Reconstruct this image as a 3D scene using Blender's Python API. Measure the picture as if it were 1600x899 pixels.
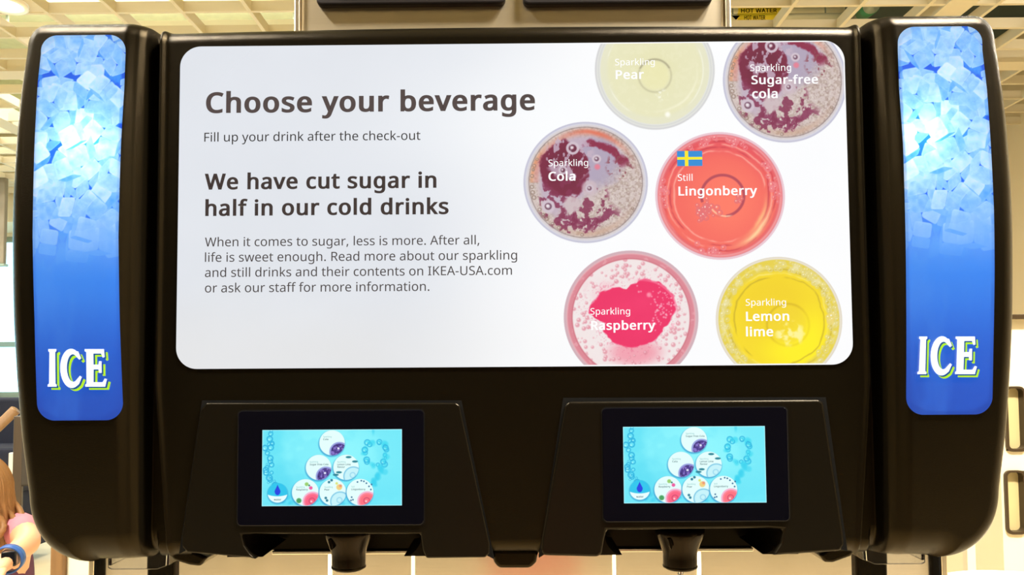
import bpy, bmesh, math, random
import numpy as np
from mathutils import Matrix, Vector

for o in list(bpy.data.objects):
    bpy.data.objects.remove(o)
SC = bpy.context.scene
COL = SC.collection
PI = math.pi

# ------------------------------------------------------------------ camera
F = 1200.0                                  # focal length in pixels of a 1600 wide frame
PITCH, ROLL, YAW = math.radians(2.8), math.radians(-0.39), math.radians(0.36)
CX0, CY0 = 793.5, 521.5                     # principal point (the photo is a crop)
CAM = Vector((0.0, 0.0, 1.5))
ROT = Matrix.Rotation(YAW, 3, 'Z') @ Matrix.Rotation(PI/2 + PITCH, 3, 'X') @ Matrix.Rotation(ROLL, 3, 'Z')
cam = bpy.data.cameras.new('camera')
cam.sensor_width = 36.0
cam.lens = F/1600*36.0
cam.shift_x = (800-CX0)/1600
cam.shift_y = (CY0-449.5)/1600
cam.clip_start = 0.02
cam_o = bpy.data.objects.new('camera', cam)
cam_o.matrix_world = Matrix.Translation(CAM) @ ROT.to_4x4()
COL.objects.link(cam_o)
SC.camera = cam_o

# ------------------------------------------------------------------ exposure, world, lamps
SC.view_settings.view_transform = 'Standard'
SC.view_settings.look = 'None'
SC.view_settings.exposure = 0.0
SC.view_settings.gamma = 1.0
SC.view_settings.use_curve_mapping = False
SC.cycles.use_denoising = True
SC.cycles.max_bounces = 8
SC.cycles.sample_clamp_indirect = 4.0
world = bpy.data.worlds.new('world'); SC.world = world; world.use_nodes = True
bg = world.node_tree.nodes['Background']
bg.inputs[0].default_value = (0.42, 0.84, 1.0, 1); bg.inputs[1].default_value = 3.6

LAMP_POWER = 52.0
CEIL = 3.7                                   # height of the open ceiling grid
DOWNLIGHTS = [(-3.15, 4.45), (-3.1, 1.2), (-1.50, 0.36), (1.50, 0.36), (0.95, 0.36), (3.1, 1.2), (3.9, 3.0),
              (-3.1, -1.6), (3.1, -1.6), (-5.6, 4.2), (-5.6, 7.2)]
STRIPS = [(-3.0, 6.25, 2.6), (-3.0, 8.2, 2.6), (-6.2, 6.25, 2.6), (3.6, 3.0, 2.6), (-3.0, 2.4, 2.6)]

def lamp(name, kind, loc, energy, color, size=0.1, rot=(0, 0, 0), size_y=None, parent=None, spot=None):
    l = bpy.data.lights.new(name, kind); l.energy = energy; l.color = color
    if kind == 'AREA':
        l.size = size
        if size_y:
            l.shape = 'RECTANGLE'; l.size_y = size_y
        else:
            l.shape = 'DISK'
    else:
        l.shadow_soft_size = size
    if spot:
        l.spot_size = spot; l.spot_blend = 0.6
    o = bpy.data.objects.new(name, l); o.location = loc; o.rotation_euler = rot
    COL.objects.link(o)
    if parent: o.parent = parent
    return o

WARM = (1.0, 0.92, 0.79)

# ------------------------------------------------------------------ helpers
def ray(px, py):
    return ROT @ Vector(((px-CX0)/F, (CY0-py)/F, -1.0))
def at(px, py, Y):
    """world point that pixel (px,py) of the photo shows on the depth plane Y"""
    d = ray(px, py); return CAM + d*(Y/d.y)
def XZ(px, py, Y):
    p = at(px, py, Y); return p.x, p.z
def pix(x, y, z):
    """photo pixels of world points (arrays)"""
    x = np.asarray(x, float); y = np.asarray(y, float); z = np.asarray(z, float)
    r = np.array(ROT)
    q = np.stack([x-CAM.x, y-CAM.y, z-CAM.z], -1) @ r
    return CX0 - F*q[..., 0]/q[..., 2], CY0 + F*q[..., 1]/q[..., 2]
def lin(c):
    c = np.clip(np.asarray(c, float), 0, None)
    return np.where(c <= 0.04045, c/12.92, ((c+0.055)/1.055)**2.4)
def rgb(r, g, b):
    return tuple(float(v) for v in lin(np.array([r, g, b])/255.0))

def mat(name, color, rough=0.5, metal=0.0, spec=0.5, bump=0.0, bscale=200.0, var=0.0, vscale=8.0, emit=None, es=1.0,
        aniso=0.0, tint=None, stretch=None, transmission=0.0, coat=0.0):
    m = bpy.data.materials.new(name); m.use_nodes = True
    nt = m.node_tree; b = nt.nodes['Principled BSDF']
    b.inputs['Base Color'].default_value = (*color, 1)
    b.inputs['Roughness'].default_value = rough
    b.inputs['Metallic'].default_value = metal
    b.inputs['Specular IOR Level'].default_value = spec
    b.inputs['Transmission Weight'].default_value = transmission
    b.inputs['Coat Weight'].default_value = coat
    if emit:
        b.inputs['Emission Color'].default_value = (*emit, 1); b.inputs['Emission Strength'].default_value = es
    tc = nt.nodes.new('ShaderNodeTexCoord')
    src = tc.outputs['Object']
    if stretch:
        mp = nt.nodes.new('ShaderNodeMapping'); mp.inputs['Scale'].default_value = stretch
        nt.links.new(src, mp.inputs['Vector']); src = mp.outputs['Vector']
    if var > 0:
        n = nt.nodes.new('ShaderNodeTexNoise'); n.inputs['Scale'].default_value = vscale; n.inputs['Detail'].default_value = 6
        nt.links.new(src, n.inputs['Vector'])
        mx = nt.nodes.new('ShaderNodeMix'); mx.data_type = 'RGBA'
        mx.inputs['A'].default_value = (*[max(0, c*(1-var)) for c in color], 1)
        mx.inputs['B'].default_value = (*[min(1, c*(1+var)) for c in color], 1)
        nt.links.new(n.outputs['Fac'], mx.inputs['Factor']); nt.links.new(mx.outputs['Result'], b.inputs['Base Color'])
    if bump > 0:
        n = nt.nodes.new('ShaderNodeTexNoise'); n.inputs['Scale'].default_value = bscale; n.inputs['Detail'].default_value = 2
        nt.links.new(src, n.inputs['Vector'])
        bp = nt.nodes.new('ShaderNodeBump'); bp.inputs['Strength'].default_value = bump; bp.inputs['Distance'].default_value = 0.001
        nt.links.new(n.outputs['Fac'], bp.inputs['Height']); nt.links.new(bp.outputs['Normal'], b.inputs['Normal'])
    if tint: b.inputs['Specular Tint'].default_value = (*tint, 1)
    if aniso:
        tg = nt.nodes.new('ShaderNodeTangent'); tg.direction_type = 'UV_MAP'; tg.uv_map = 'brush'
        nt.links.new(tg.outputs['Tangent'], b.inputs['Tangent'])
        b.inputs['Anisotropic'].default_value = aniso
    return m

def print_mat(name, strength, gloss=0.5, rough=0.12, translucent=0.0):
    """backlit print: its colours are stored on the mesh, a glossy sheet lies over it"""
    m = bpy.data.materials.new(name); m.use_nodes = True
    nt = m.node_tree; b = nt.nodes['Principled BSDF']; out = nt.nodes['Material Output']
    a = nt.nodes.new('ShaderNodeAttribute'); a.attribute_name = 'ink'
    b.inputs['Base Color'].default_value = (0.01, 0.01, 0.01, 1)
    b.inputs['Roughness'].default_value = rough
    b.inputs['Specular IOR Level'].default_value = gloss
    nt.links.new(a.outputs['Color'], b.inputs['Emission Color'])
    b.inputs['Emission Strength'].default_value = strength
    if translucent > 0:
        t = nt.nodes.new('ShaderNodeBsdfTranslucent'); ad = nt.nodes.new('ShaderNodeAddShader')
        mu = nt.nodes.new('ShaderNodeMix'); mu.data_type = 'RGBA'; mu.inputs['Factor'].default_value = translucent
        mu.inputs['A'].default_value = (0, 0, 0, 1)
        nt.links.new(a.outputs['Color'], mu.inputs['B']); nt.links.new(mu.outputs['Result'], t.inputs['Color'])
        nt.links.new(b.outputs['BSDF'], ad.inputs[0]); nt.links.new(t.outputs['BSDF'], ad.inputs[1])
        nt.links.new(ad.outputs['Shader'], out.inputs['Surface'])
    return m

def tag(o, label=None, cat=None, group=None, kind=None):
    if label: o['label'] = label
    if cat: o['category'] = cat
    if group: o['group'] = group
    if kind: o['kind'] = kind
    return o
def empty(name, loc, label, cat, group=None):
    o = bpy.data.objects.new(name, None); COL.objects.link(o); o.location = loc; o.empty_display_size = 0.1
    return tag(o, label, cat, group)
def link(name, me, m, parent=None, smooth=False):
    for mm in (m if isinstance(m, (list, tuple)) else [m]):
        me.materials.append(mm)
    if smooth:
        me.polygons.foreach_set('use_smooth', [True]*len(me.polygons))
    o = bpy.data.objects.new(name, me); COL.objects.link(o)
    if parent:
        o.parent = parent
        bpy.context.view_layer.update()
        o.matrix_parent_inverse = parent.matrix_world.inverted()
    return o
def obj(name, bm, m, parent=None, smooth=False):
    bm.normal_update()
    me = bpy.data.meshes.new(name); bm.to_mesh(me); bm.free()
    return link(name, me, m, parent, smooth)
def bevel(o, w, seg=3, ang=35):
    b = o.modifiers.new('bevel', 'BEVEL'); b.width = w; b.segments = seg; b.limit_method = 'ANGLE'; b.angle_limit = math.radians(ang)
    b.harden_normals = False
    return o
def box(bm, x0, x1, y0, y1, z0, z1, mi=0):
    vs = [bm.verts.new(p) for p in ((x0,y0,z0),(x1,y0,z0),(x1,y1,z0),(x0,y1,z0),(x0,y0,z1),(x1,y0,z1),(x1,y1,z1),(x0,y1,z1))]
    for f in ((0,3,2,1),(4,5,6,7),(0,1,5,4),(1,2,6,5),(2,3,7,6),(3,0,4,7)):
        fc = bm.faces.new([vs[i] for i in f]); fc.material_index = mi
    return vs
def prism(bm, pts, y0, y1, mi=0):
    """outline in (x,z), extruded from y0 (front) to y1"""
    a = [bm.verts.new((x, y0, z)) for x, z in pts]; b = [bm.verts.new((x, y1, z)) for x, z in pts]
    n = len(pts)
    fs = [bm.faces.new(a), bm.faces.new(b[::-1])]
    for i in range(n):
        fs.append(bm.faces.new((a[i], b[i], b[(i+1) % n], a[(i+1) % n])))
    for f in fs: f.material_index = mi
    bmesh.ops.recalc_face_normals(bm, faces=fs)
    return fs
def rrect(x0, x1, z0, z1, r, n=10):
    pts = []
    for cx, cz, a0 in ((x1-r, z1-r, 0), (x0+r, z1-r, 90), (x0+r, z0+r, 180), (x1-r, z0+r, 270)):
        for i in range(n+1):
            a = math.radians(a0+90*i/n); pts.append((cx+r*math.cos(a), cz+r*math.sin(a)))
    return pts
def tube(bm, pts, rad, n=16, cap=True, mi=0):
    rings = []
    P = [Vector(p) for p in pts]
    R = rad if isinstance(rad, (list, tuple)) else [rad]*len(P)
    for i, p in enumerate(P):
        t = (P[min(i+1, len(P)-1)]-P[max(i-1, 0)]).normalized()
        u = t.cross(Vector((0, 0, 1)))
        if u.length < 1e-3: u = t.cross(Vector((0, 1, 0)))
        u.normalize(); v = t.cross(u)
        rings.append([bm.verts.new(p+(u*math.cos(2*PI*k/n)+v*math.sin(2*PI*k/n))*R[i]) for k in range(n)])
    fs = []
    for a, b in zip(rings, rings[1:]):
        for k in range(n):
            fs.append(bm.faces.new((a[k], a[(k+1) % n], b[(k+1) % n], b[k])))
    if cap:
        fs.append(bm.faces.new(rings[0][::-1])); fs.append(bm.faces.new(rings[-1]))
    for f in fs: f.material_index = mi
    bmesh.ops.recalc_face_normals(bm, faces=fs)
def lathe(bm, cx, cy, prof, n=40, cap=True, mi=0):
    rings = [[bm.verts.new((cx+r*math.cos(2*PI*k/n), cy+r*math.sin(2*PI*k/n), z)) for k in range(n)] for r, z in prof]
    fs = []
    for a, b in zip(rings, rings[1:]):
        for k in range(n):
            fs.append(bm.faces.new((a[k], a[(k+1) % n], b[(k+1) % n], b[k])))
    if cap:
        fs.append(bm.faces.new(rings[0])); fs.append(bm.faces.new(rings[-1]))
    for f in fs: f.material_index = mi
    bmesh.ops.recalc_face_normals(bm, faces=fs)

# ------------------------------------------------------------------ lettering: plain sans serif outlines
# one glyph per line: character, advance, then its closed curves (x,y of handle, point, handle in 1/1000 em)
GLYPH_TEXT = '''
,	215	152,87,154,84,149,65 143,45,136,23,128,1 120,-20,111,-42,102,-64 94,-84,85,-103,68,-103 50,-103,33,-103,38,-83 43,-61,49,-38,54,-15 58,8,63,31,67,54 70,74,73,93,98,93 123,93,148,93,150,90
-	258	97,184,32,184,32,204 32,225,32,246,97,246 161,246,226,246,226,225 226,204,226,184,161,184
.	215	58,24,58,43,58,63 63,77,72,85,82,93 93,97,107,97,121,97 132,93,142,85,152,77 157,63,157,43,157,24 152,10,142,2,132,-7 121,-11,107,-11,93,-11 82,-7,72,2,63,10
A	512	462,0,437,0,414,59 391,118,368,177,292,177 217,177,141,177,118,118 96,59,73,0,49,0 24,0,0,0,75,192 149,383,224,575,245,575 267,575,289,575,363,383 437,192,512,0,487,0|304,357,282,415,281,419 278,427,274,438,271,449 267,461,263,473,260,485 257,494,255,500,252,490 250,479,247,468,244,457 241,447,238,438,235,429 232,421,230,415,209,357 187,299,165,241,226,241 286,241,346,241,325,299
C	507	349,517,323,517,293,517 265,512,241,502,216,491 195,476,178,456,161,436 148,412,139,383,130,354 125,322,125,286,125,239 132,198,147,164,162,129 184,102,213,83,242,65 279,55,322,55,348,55 371,57,394,62,416,66 438,71,460,78,460,57 460,36,460,15,438,7 416,1,393,-2,371,-6 343,-8,312,-8,254,-8 205,4,166,28,127,52 98,86,78,131,59,175 49,227,49,287,49,330 55,370,67,406,79,442 97,473,120,499,143,525 172,545,206,559,240,574 280,581,324,581,353,581 382,578,409,572,436,566 461,558,482,547,472,527 463,506,453,486,435,494 416,501,394,508,372,514
E	446	398,21,398,0,291,0 184,0,78,0,78,191 78,382,78,573,184,573 291,573,398,573,398,551 398,530,398,509,315,509 233,509,150,509,150,450 150,390,150,330,228,330 306,330,383,330,383,310 383,289,383,268,306,268 228,268,150,268,150,200 150,132,150,63,233,63 315,63,398,63,398,42
F	416	150,81,150,0,126,0 102,0,78,0,78,191 78,382,78,573,184,573 291,573,398,573,398,551 398,530,398,509,315,509 233,509,150,509,150,442 150,374,150,306,227,306 305,306,383,306,383,285 383,264,383,243,305,243 227,243,150,243,150,162
H	594	516,191,516,0,492,0 468,0,443,0,443,89 443,178,443,267,346,267 248,267,150,267,150,178 150,89,150,0,126,0 102,0,78,0,78,191 78,382,78,573,102,573 126,573,150,573,150,492 150,411,150,330,248,330 346,330,443,330,443,411 443,492,443,573,468,573 492,573,516,573,516,382
I	272	239,14,239,0,170,0 101,0,32,0,32,14 32,28,32,42,55,47 77,52,99,57,99,210 99,362,99,515,77,520 55,526,32,531,32,545 32,559,32,573,101,573 170,573,239,573,239,559 239,545,239,531,217,526 194,520,172,515,172,362 172,210,172,57,194,52 217,47,239,42,239,28
K	496	418,108,496,0,468,0 440,0,411,0,344,91 276,182,209,273,189,256 169,239,150,222,150,148 150,74,150,0,126,0 102,0,78,0,78,191 78,382,78,573,102,573 126,573,150,573,150,478 150,384,150,290,166,308 182,327,199,345,215,363 232,381,249,399,300,457 352,515,403,573,431,573 460,573,488,573,412,489 336,406,261,323,339,215
L	420	185,0,78,0,78,191 78,382,78,573,102,573 126,573,150,573,150,403 150,234,150,64,233,64 317,64,400,64,400,43 400,21,400,0,293,0
O	626	577,346,577,287,577,243 572,202,561,166,549,130 533,99,510,73,488,47 461,27,428,13,395,-1 357,-8,314,-8,269,-8 230,-1,196,13,163,27 136,47,114,73,92,99 76,130,65,167,54,203 49,244,49,288,49,347 59,398,78,442,97,486 126,520,166,545,205,569 254,581,314,581,372,581 420,569,459,545,498,521 527,486,547,442,567,398|125,335,125,287,125,239 132,198,145,163,159,128 179,101,207,83,235,64 271,55,314,55,357,55 392,64,420,83,447,101 468,128,481,163,495,198 501,239,501,287,501,359 486,416,456,457,426,498 379,518,314,518,271,518 235,509,207,490,179,472 159,445,145,411,132,377
P	485	179,573,229,573,304,573 359,558,393,528,427,499 444,458,444,404,444,381 440,358,433,336,425,315 412,295,395,278,377,261 353,248,324,238,295,228 258,223,216,223,194,223 172,223,150,223,150,149 150,74,150,0,126,0 102,0,78,0,78,191 78,382,78,573,128,573|274,511,223,511,199,511 174,511,150,511,150,435 150,360,150,285,169,285 188,285,208,285,244,285 274,289,298,296,322,304 340,316,352,334,364,351 370,373,370,401,370,438 358,465,334,484,311,502
R	499	183,573,236,573,283,573 323,567,353,555,384,543 407,524,422,500,437,476 444,446,444,410,444,379 439,354,427,334,416,313 402,297,385,285,367,273 349,264,330,257,382,171 434,86,487,0,459,0 431,0,403,0,356,79 310,158,264,237,226,237 188,237,150,237,150,158 150,79,150,0,126,0 102,0,78,0,78,191 78,382,78,573,130,573|263,510,232,510,204,510 177,510,150,510,150,439 150,368,150,298,179,298 207,298,236,298,282,298 316,307,338,325,359,344 370,371,370,407,370,432 365,452,355,467,345,482 330,493,310,500,289,507
S	440	403,183,403,153,403,119 394,90,378,66,361,42 337,24,307,11,276,-2 240,-8,198,-8,177,-8 156,-7,137,-5,117,-3 99,0,83,4,67,8 53,13,41,19,41,42 41,65,41,88,60,80 84,72,113,65,141,58 171,55,201,55,230,55 253,58,273,66,292,73 306,84,316,98,326,112 330,128,330,147,330,165 326,181,318,194,310,207 297,219,277,230,258,241 230,252,196,265,171,274 150,283,131,294,113,304 97,316,85,330,73,343 63,358,57,375,51,392 48,412,48,435,48,465 56,491,71,513,87,534 108,551,136,563,163,575 195,581,231,581,262,581 291,578,318,572,344,566 368,558,389,549,381,528 374,507,366,487,347,495 325,503,302,508,279,514 254,517,229,517,205,517 185,514,169,507,153,500 141,490,133,478,125,465 121,450,121,434,121,415 125,399,133,386,141,373 154,361,172,351,191,341 215,330,246,318,280,306 308,293,332,279,355,265 372,248,385,228,397,208
T	446	259,170,259,0,235,0 211,0,187,0,187,170 187,339,187,509,127,509 68,509,8,509,8,530 8,551,8,573,151,573 294,573,437,573,437,551 437,530,437,509,378,509 318,509,259,509,259,339
U	586	513,326,513,202,513,163 505,127,489,95,473,63 449,38,416,20,383,1 341,-8,290,-8,219,-8 165,11,128,50,91,89 72,140,72,204,72,327 72,450,72,573,96,573 120,573,144,573,144,449 144,325,144,201,144,155 157,119,182,93,206,67 244,55,294,55,329,55 357,61,379,73,401,86 416,103,427,126,437,148 442,173,442,202,442,326 442,449,442,573,466,573 489,573,513,573,513,449
W	746	710,573,735,573,685,382 634,191,583,0,559,0 534,0,510,0,473,125 436,250,399,375,395,387 392,398,389,410,386,422 383,433,380,443,377,454 375,463,373,471,371,479 370,485,370,488,369,485 368,479,367,471,366,463 364,454,361,443,358,433 355,421,352,409,350,397 346,385,342,373,306,249 270,124,234,0,210,0 186,0,161,0,111,191 60,382,10,573,35,573 60,573,85,573,115,456 144,339,174,223,177,211 180,198,183,186,186,174 188,163,190,151,193,140 195,129,196,118,198,107 200,97,201,87,203,97 205,108,206,119,208,131 211,142,213,154,216,166 219,179,222,191,225,203 229,215,232,227,265,342 299,457,333,573,358,573 383,573,407,573,442,457 477,341,512,225,516,212 520,200,523,187,526,175 529,163,532,151,534,139 537,128,538,117,540,106 542,96,544,87,545,100 547,114,550,129,553,143 556,159,560,175,563,191 567,207,572,224,601,340 631,456,660,573,685,573
a	450	203,437,231,437,283,437 322,426,347,403,372,380 385,343,385,293,385,195 385,98,385,0,368,0 351,0,334,0,329,20 325,41,320,61,319,61 318,61,317,61,304,45 292,32,279,22,266,12 251,4,234,-1,217,-6 196,-8,172,-8,147,-8 124,-3,103,6,82,15 66,29,55,48,43,67 37,91,37,119,37,162 54,195,87,219,121,242 173,254,243,257,267,257 292,258,316,259,316,268 316,276,316,285,316,321 308,345,293,359,277,373 255,380,227,380,204,380 183,377,163,370,142,363 123,356,106,347,99,365 91,383,84,400,103,410 125,419,151,426,176,433|273,209,252,208,198,206 161,197,141,182,120,167 110,146,110,119,110,95 117,77,132,66,147,55 165,49,188,49,225,49 255,59,279,79,303,99 315,130,315,172,315,184 315,197,315,210,294,209
b	493	139,511,139,461,139,443 138,426,138,410,137,394 136,382,135,373,136,373 137,373,139,373,151,391 168,406,189,419,211,431 238,437,272,437,325,437 368,418,401,381,433,344 449,289,449,215,449,166 442,125,427,91,412,58 392,33,365,17,338,0 307,-8,272,-8,238,-8 211,-2,189,10,168,23 151,37,139,55,137,55 135,55,133,55,128,36 123,18,119,0,102,0 85,0,68,0,68,203 68,406,68,609,92,609 115,609,139,609,139,560|299,379,260,379,229,379 205,373,188,361,170,350 157,332,150,308,142,285 139,254,139,217,139,216 139,215,139,214,139,161 147,121,165,93,182,65 214,51,261,51,300,51 329,65,348,93,367,121 376,162,376,216,376,270 367,310,348,338,329,365
c	385	265,-8,241,-8,203,-8 169,0,139,15,109,31 86,55,69,87,53,120 44,162,44,213,44,265 53,308,71,342,88,375 112,399,142,415,173,430 207,438,245,438,267,438 288,436,309,431,329,426 346,421,358,415,351,395 344,376,337,356,324,361 309,365,292,370,275,374 259,376,244,376,215,376 191,370,172,358,154,345 140,327,131,303,122,279 117,249,117,213,117,179 122,150,131,126,140,102 153,84,172,71,190,59 213,53,240,53,263,53 284,55,302,60,320,65 336,71,351,78,351,57 351,36,351,15,337,8 321,2,304,-2,286,-6
d	493	243,-8,221,-8,167,-8 124,11,92,48,60,85 44,140,44,214,44,288 60,344,93,381,125,419 168,438,221,438,244,438 263,435,280,429,296,424 311,416,323,407,335,397 346,386,354,374,356,374 358,374,359,374,359,381 358,392,356,405,355,419 354,430,354,438,354,495 354,552,354,609,378,609 401,609,425,609,425,406 425,203,425,0,406,0 387,0,368,0,365,19 361,38,358,58,357,58 356,58,354,58,346,45 335,34,323,24,311,15 296,7,279,1,263,-5|193,51,232,51,277,51 309,63,328,88,346,113 355,150,355,200,355,205 355,209,355,213,355,267 346,308,329,336,311,365 279,379,231,379,193,379 165,364,146,334,127,304 117,263,117,213,117,161 127,121,146,93,165,65
e	452	196,438,234,438,271,438 303,430,329,414,356,398 376,375,390,346,404,317 411,283,411,244,411,230 411,215,411,201,313,201 215,201,117,201,118,153 131,116,154,90,178,65 211,52,254,52,281,52 306,55,327,60,348,65 370,72,392,82,392,61 392,41,392,20,370,10 349,3,327,-1,306,-6 280,-8,251,-8,210,-8 174,0,143,17,112,33 88,58,70,91,53,124 44,164,44,212,44,259 52,299,68,333,84,366 106,392,134,411,163,429|257,380,233,380,200,380 173,369,154,348,134,326 122,296,119,257,192,257 265,257,338,257,338,282 334,303,326,322,319,340 308,354,292,364,277,375
f	276	266,393,266,375,230,375 194,375,158,375,158,250 158,125,158,0,134,0 111,0,87,0,87,125 87,250,87,375,62,375 37,375,12,375,12,386 12,397,12,408,37,416 62,424,87,432,87,441 87,449,87,457,87,494 93,524,104,547,115,570 131,587,152,597,172,608 198,613,227,613,244,613 260,612,274,609,288,606 300,603,310,599,304,581 298,562,292,544,283,546 273,549,262,552,251,554 240,556,228,556,204,556 187,548,175,532,164,516 158,492,158,458,158,449 158,439,158,430,194,430 230,430,266,430,266,412
g	493	165,438,221,438,249,438 274,433,297,422,320,411 339,395,355,373,357,373 358,373,359,373,362,392 366,411,369,430,388,430 406,430,425,430,425,284 425,138,425,-7,425,-48 418,-82,404,-109,390,-137 369,-158,341,-172,312,-186 276,-192,233,-192,202,-192 173,-190,147,-186,121,-181 98,-174,78,-165,78,-144 78,-122,78,-100,98,-111 122,-119,149,-125,176,-131 206,-134,237,-134,273,-134 302,-123,324,-101,345,-80 355,-50,355,-13,355,-7 355,-2,355,4,355,10 356,20,356,32,357,44 357,52,358,57,357,57 356,57,354,57,339,35 321,19,299,8,277,-3 251,-8,221,-8,166,-8 122,11,91,51,60,90 44,144,44,214,44,283 60,337,91,377,122,418|259,379,230,379,206,379 186,372,169,359,152,346 139,328,130,303,121,279 117,249,117,213,117,160 127,120,146,92,166,64 194,50,232,50,254,50 272,53,288,58,303,64 316,73,326,85,337,97 344,112,349,131,354,149 356,172,356,197,356,203 356,209,356,214,356,253 352,285,343,309,334,333 320,350,302,362,283,373
h	495	139,490,139,431,139,420 138,410,138,399,137,389 136,379,135,370,136,370 138,370,140,370,149,385 160,398,174,407,188,417 203,424,221,429,238,435 255,437,273,437,308,437 337,432,360,421,384,410 401,393,413,370,425,347 431,317,431,280,431,187 431,93,431,0,407,0 384,0,361,0,361,92 361,183,361,275,361,310 353,336,338,353,322,370 298,379,265,379,233,379 207,372,189,360,171,348 158,331,150,308,143,284 139,256,139,222,139,148 139,74,139,0,115,0 92,0,68,0,68,203 68,406,68,609,92,609 115,609,139,609,139,550
i	207	115,430,139,430,139,287 139,143,139,0,115,0 92,0,68,0,68,143 68,287,68,430,92,430|92,591,104,591,115,591 124,587,133,580,141,573 145,562,145,546,145,531 141,520,133,512,124,505 115,501,104,501,92,501 83,505,75,512,67,520 63,531,63,546,63,562 67,573,75,580,83,587
k	428	138,397,138,291,138,283 138,271,137,257,136,244 135,231,135,221,136,221 137,221,138,221,141,226 146,232,152,240,159,248 165,256,172,264,179,273 184,279,189,285,235,333 281,381,326,430,354,430 381,430,409,430,351,369 293,307,235,246,297,164 359,82,421,0,393,0 364,0,336,0,286,67 237,134,187,200,171,186 154,172,138,158,138,105 138,53,138,0,115,0 91,0,68,0,68,203 68,406,68,609,91,609 115,609,138,609,138,503
l	207	139,203,139,0,115,0 92,0,68,0,68,203 68,406,68,609,92,609 115,609,139,609,139,406
m	750	512,438,540,438,588,438 625,425,649,401,673,376 685,335,685,280,685,187 685,93,685,0,662,0 638,0,615,0,615,92 615,184,615,277,615,310 608,336,594,353,580,370 558,379,528,379,486,379 456,366,438,342,420,318 411,283,411,237,411,158 411,79,411,0,388,0 365,0,342,0,342,92 342,184,342,277,342,299 338,318,332,333,326,348 316,360,303,367,290,375 274,379,253,379,225,379 202,372,185,360,169,348 157,331,150,308,142,285 139,257,139,223,139,149 139,74,139,0,115,0 92,0,68,0,68,143 68,287,68,430,87,430 106,430,125,430,129,410 132,391,136,371,137,371 138,371,140,371,149,386 160,399,173,409,186,418 200,426,217,431,233,435 249,438,266,438,299,438 327,432,349,420,371,408 388,390,398,366,399,366 400,366,402,366,416,390 436,408,461,420,486,432
n	495	257,438,275,438,326,438 365,425,391,401,418,376 431,335,431,280,431,187 431,93,431,0,407,0 384,0,361,0,361,92 361,183,361,275,361,310 353,336,338,353,322,370 298,379,265,379,217,379 184,365,166,338,148,312 139,273,139,223,139,149 139,74,139,0,115,0 92,0,68,0,68,143 68,287,68,430,87,430 106,430,125,430,129,410 132,391,136,371,137,371 138,371,140,371,149,386 161,399,175,409,189,418 205,426,222,431,239,435
o	485	442,263,442,216,442,180 437,148,428,121,418,93 405,70,388,51,370,31 349,17,324,7,300,-3 272,-8,241,-8,213,-8 187,-3,163,7,139,17 118,31,100,51,83,70 69,93,59,121,49,148 44,180,44,216,44,263 52,304,68,336,84,369 107,394,137,412,167,429 203,438,244,438,283,438 317,429,347,412,377,394 400,369,417,336,433,304|117,267,117,216,117,182 121,153,130,128,139,103 153,84,172,71,190,57 214,51,243,51,272,51 296,57,314,71,333,84 347,103,356,128,364,153 369,182,369,216,369,250 364,279,355,303,346,327 332,346,314,359,296,372 272,379,242,379,198,379 167,364,147,335,127,306
p	493	250,438,273,438,326,438 368,419,401,383,433,346 449,290,449,216,449,167 442,126,427,93,412,59 392,34,365,17,339,0 308,-8,272,-8,250,-8 230,-5,213,1,196,7 182,14,170,24,158,33 147,43,139,55,137,55 136,55,134,55,135,45 136,34,137,20,138,6 139,-6,139,-16,139,-75 139,-134,139,-192,115,-192 92,-192,68,-192,68,15 68,222,68,430,87,430 107,430,126,430,129,410 132,391,136,371,137,371 138,371,139,371,147,384 158,395,170,405,182,415 196,423,213,429,230,435|299,379,260,379,231,379 208,373,190,362,172,351 160,335,152,313,144,291 139,263,139,229,139,225 139,220,139,216,139,180 142,150,150,126,157,101 170,83,188,70,206,57 230,51,261,51,288,51 309,58,326,72,343,87 355,106,364,131,372,156 376,184,376,217,376,266 367,305,348,334,329,364
r	331	249,438,269,438,277,438 285,437,295,437,304,436 312,435,319,433,316,411 313,390,310,368,303,370 296,371,287,372,279,373 271,374,264,374,247,374 231,370,217,363,202,356 188,347,176,334,165,321 155,306,149,289,142,271 139,251,139,229,139,153 139,76,139,0,115,0 92,0,68,0,68,143 68,287,68,430,87,430 107,430,126,430,129,404 131,377,134,351,135,351 136,351,137,351,146,367 157,382,170,395,183,408 198,418,214,426,231,434
s	384	348,142,348,119,348,91 341,68,327,49,313,30 294,16,268,6,242,-3 212,-8,176,-8,146,-8 121,-6,99,-1,77,4 58,11,42,19,42,41 42,62,42,83,59,75 80,67,104,60,128,53 153,49,178,49,214,49 240,55,256,66,272,78 280,93,280,112,280,123 277,133,271,141,265,150 255,158,239,167,224,175 202,185,174,196,146,206 122,217,103,228,83,238 68,251,57,266,46,281 41,300,41,324,41,360 56,388,85,408,115,428 154,438,202,438,228,438 253,435,275,430,298,425 319,418,339,409,331,390 323,372,315,353,297,360 278,367,258,372,238,377 218,380,197,380,168,380 146,375,131,366,116,357 108,344,108,328,108,316 112,306,119,298,126,290 137,282,154,274,170,266 191,256,219,246,246,236 269,226,289,215,308,204 323,191,333,176,343,161
t	289	192,50,212,50,222,50 233,51,245,53,256,54 265,56,272,59,272,41 272,23,272,5,264,1 254,-2,240,-4,226,-7 213,-8,200,-8,177,-8 157,-4,138,4,119,11 103,25,91,44,80,63 74,90,74,125,74,209 74,292,74,375,53,375 33,375,13,375,13,387 13,398,13,409,33,418 54,428,75,437,84,468 93,498,103,528,117,528 130,528,144,528,144,496 144,463,144,430,186,430 227,430,269,430,269,412 269,393,269,375,227,375 186,375,144,375,144,292 144,210,144,127,144,101 151,81,163,69,176,56
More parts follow.
